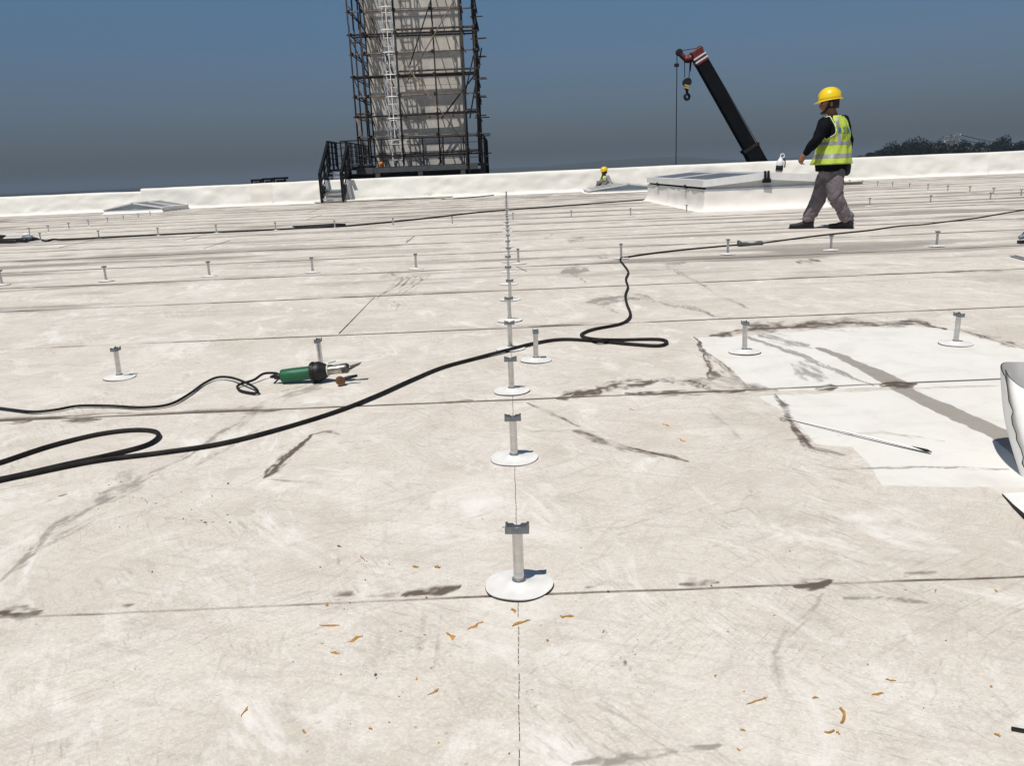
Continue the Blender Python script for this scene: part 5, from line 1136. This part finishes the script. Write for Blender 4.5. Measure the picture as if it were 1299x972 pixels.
        for ci, strokes in enumerate(chars):
            mb = MB(); th_c = math.pi/2+.50-.335*ci
            for (xa, ya_, xb, yb_) in strokes:
                n_ = 4; nx_, ny_ = xb-xa, yb_-ya_; l_ = math.hypot(nx_, ny_) or 1; ox, oy = -ny_/l_*.065, nx_/l_*.065; VV = []
                for q in range(n_+1):
                    x_, y_ = xa+nx_*q/n_, ya_+ny_*q/n_
                    for sg in (-1, 1): VV.append(trunk(.625+.125*(y_+oy*sg), th_c-.26*(x_+ox*sg-.0), .0235, .055))
                mb.add(VV, [(2*q, 2*q+1, 2*q+3, 2*q+2) for q in range(n_)])
            build('lettering', mb, M_text, vest)
    # --- shoes
    for sd in 'LR':
        heel, dr = J['heel'+sd], J['toe'+sd].normalized(); sdv = up.cross(dr); sh2 = MB(); rg = []
        for (x_, w, h_, zb) in ((-.02, .026, .075, .012), (.0, .037, .105, .010), (.05, .041, .12, .010), (.09, .042, .105, .010), (.14, .046, .075, .010), (.20, .050, .058, .010), (.25, .044, .05, .012), (.28, .026, .042, .016)):
            rg.append([heel+dr*x_+sdv*(w*math.copysign(abs(math.cos(q))**.7, math.cos(q)))+up*(zb+h_/2+h_/2*math.copysign(abs(math.sin(q))**.7, math.sin(q))) for q in [2*math.pi*k/16 for k in range(16)]])
        so_ = build('shoe', sh2.loft(rg), M_shoe, root, sm=True)
        sl = MB(); out_ = [(-.028, .024), (-.01, .040), (.06, .045), (.14, .050), (.20, .054), (.25, .048), (.288, .026)]; ring = [heel+dr*x_+sdv*w for x_, w in out_]+[heel+dr*x_-sdv*w for x_, w in out_[::-1]]; n_ = len(ring)
        sl.add([p+up*.0 for p in ring]+[p+up*.022 for p in ring], [tuple(range(n_-1, -1, -1)), tuple(n_+k for k in range(n_))]+[(k, (k+1) % n_, n_+(k+1) % n_, n_+k) for k in range(n_)]); build('sole', sl, M_shoe, so_)
        build('lace', MB().tube([heel+dr*.11+sdv*.02+up*.11, heel+dr*.13+up*.125, heel+dr*.15+sdv*-.02+up*.115], .005, 5), M_greycloth, so_)
    if pouch:
        pc2 = J['pouch']; pm = MB().capsule([pc2+up*.07, pc2, pc2-up*.07], [.045, .055, .05], 12); build('belt_pouch', pm, M_shoe, root, sm=True)
    return root

YW = 10.60
def W(u, v, dy=0.0): return at(u, v, YW+dy)
FD = Vector((-.72, .69, 0)).normalized(); LD = Vector((0, 0, 1)).cross(FD)
heelL = px(1079.5, 290.5); heelR = px(1030, 290); heelL.z = heelR.z = GZ
J = dict(pelvis=W(1055.5, 206.5), chest=W(1058.5, 167), neck=W(1056.5, 146), head=W(1052.5, 131.5), head_face=Vector((-.97, .24, 0)).normalized(), helmet_tilt=.10,
         shL=W(1046, 156, -.17), elL=W(1036, 178, -.22), wrL=W(1021.5, 194.5, -.10), hdL=W(1013, 208, -.05), palL=Vector((.6, .6, -.3)),
         shR=W(1069, 153, .17), elR=W(1076, 180, .30), wrR=W(1073, 203, .27), hdR=W(1072, 214, .26), palR=-LD,
         hipL=W(1059, 217, -.08), hipR=W(1051, 217, .09), knL=W(1060, 251, -.13), knR=W(1037.5, 254, .14), pouch=W(1074, 210.5, .0),
         heelL=heelL, heelR=heelR, toeL=FD, toeR=Vector((-.93, .30, 0)))
J['anL'] = heelL+FD*.055+Vector((0, 0, .135)); J['anR'] = heelR+J['toeR']*.05+Vector((0, 0, .135))
person('worker in yellow helmet and lime vest walking left past the skylight', J, FD, LD, .011, loc=(W(1047, 290).x, YW, GZ))

# crouching worker behind the low far skylight
Y2 = PAR_Y-.62
def W2(u, v, dy=0.0): return at(u, v, Y2+dy)
F2 = Vector((-.93, -.36, 0)).normalized(); L2 = Vector((0, 0, 1)).cross(F2)
base2 = at(768, 240, Y2); base2.z = GZ
hc2 = W2(766.5, 218.2); P2 = lambda f, l, z: Vector((hc2.x, Y2, 0))+F2*f+L2*l+Vector((0, 0, z))
zh = hc2.z
J2 = dict(head=hc2, head_face=Vector((-.9, -.43, 0)).normalized(), neck=P2(-.02, 0, zh-.115), chest=P2(-.05, 0, zh-.31), pelvis=P2(-.16, 0, max(.30, zh-.62)),
          shL=P2(-.04, .19, zh-.18), shR=P2(-.04, -.19, zh-.18), elL=P2(-.12, .27, zh-.42), elR=P2(.05, -.25, zh-.42), wrL=P2(.10, .24, zh-.55), wrR=P2(.25, -.15, zh-.5), hdL=P2(.2, .22, zh-.6), hdR=P2(.35, -.1, zh-.55),
          hipL=P2(-.12, .1, max(.30, zh-.63)), hipR=P2(-.12, -.1, max(.30, zh-.63)), knL=P2(.24, .12, .12), knR=P2(.2, -.14, .30), anL=P2(-.12, .12, .13), anR=P2(.2, -.14, .13),
          heelL=P2(-.2, .12, GZ), heelR=P2(.14, -.14, GZ), toeL=F2, toeR=F2, pouch=P2(0, 0, .3))
person('distant worker in yellow helmet crouching behind the low far skylight', J2, F2, L2, .016, shirt=M_greyshirt, text=False, loc=base2, pouch=False, chest_scale=.86)

# ------------------------------------------------------------------ dusty air
hz = bpy.data.materials.new('dusty_air'); hz.use_nodes = True; t = hz.node_tree; t.nodes.clear()
ho = t.nodes.new('ShaderNodeOutputMaterial'); pv = t.nodes.new('ShaderNodeVolumePrincipled')
pv.inputs['Color'].default_value = (.30, .375, .46, 1); pv.inputs['Density'].default_value = .00045; pv.inputs['Anisotropy'].default_value = 0.0
t.links.new(pv.outputs[0], ho.inputs['Volume'])
tag(build('haze', MB().box((-9600, -9600, -11.5), (9600, 9600, 42)), hz), 'thin grey dust haze over the land beyond the roof', 'haze', None, 'stuff')
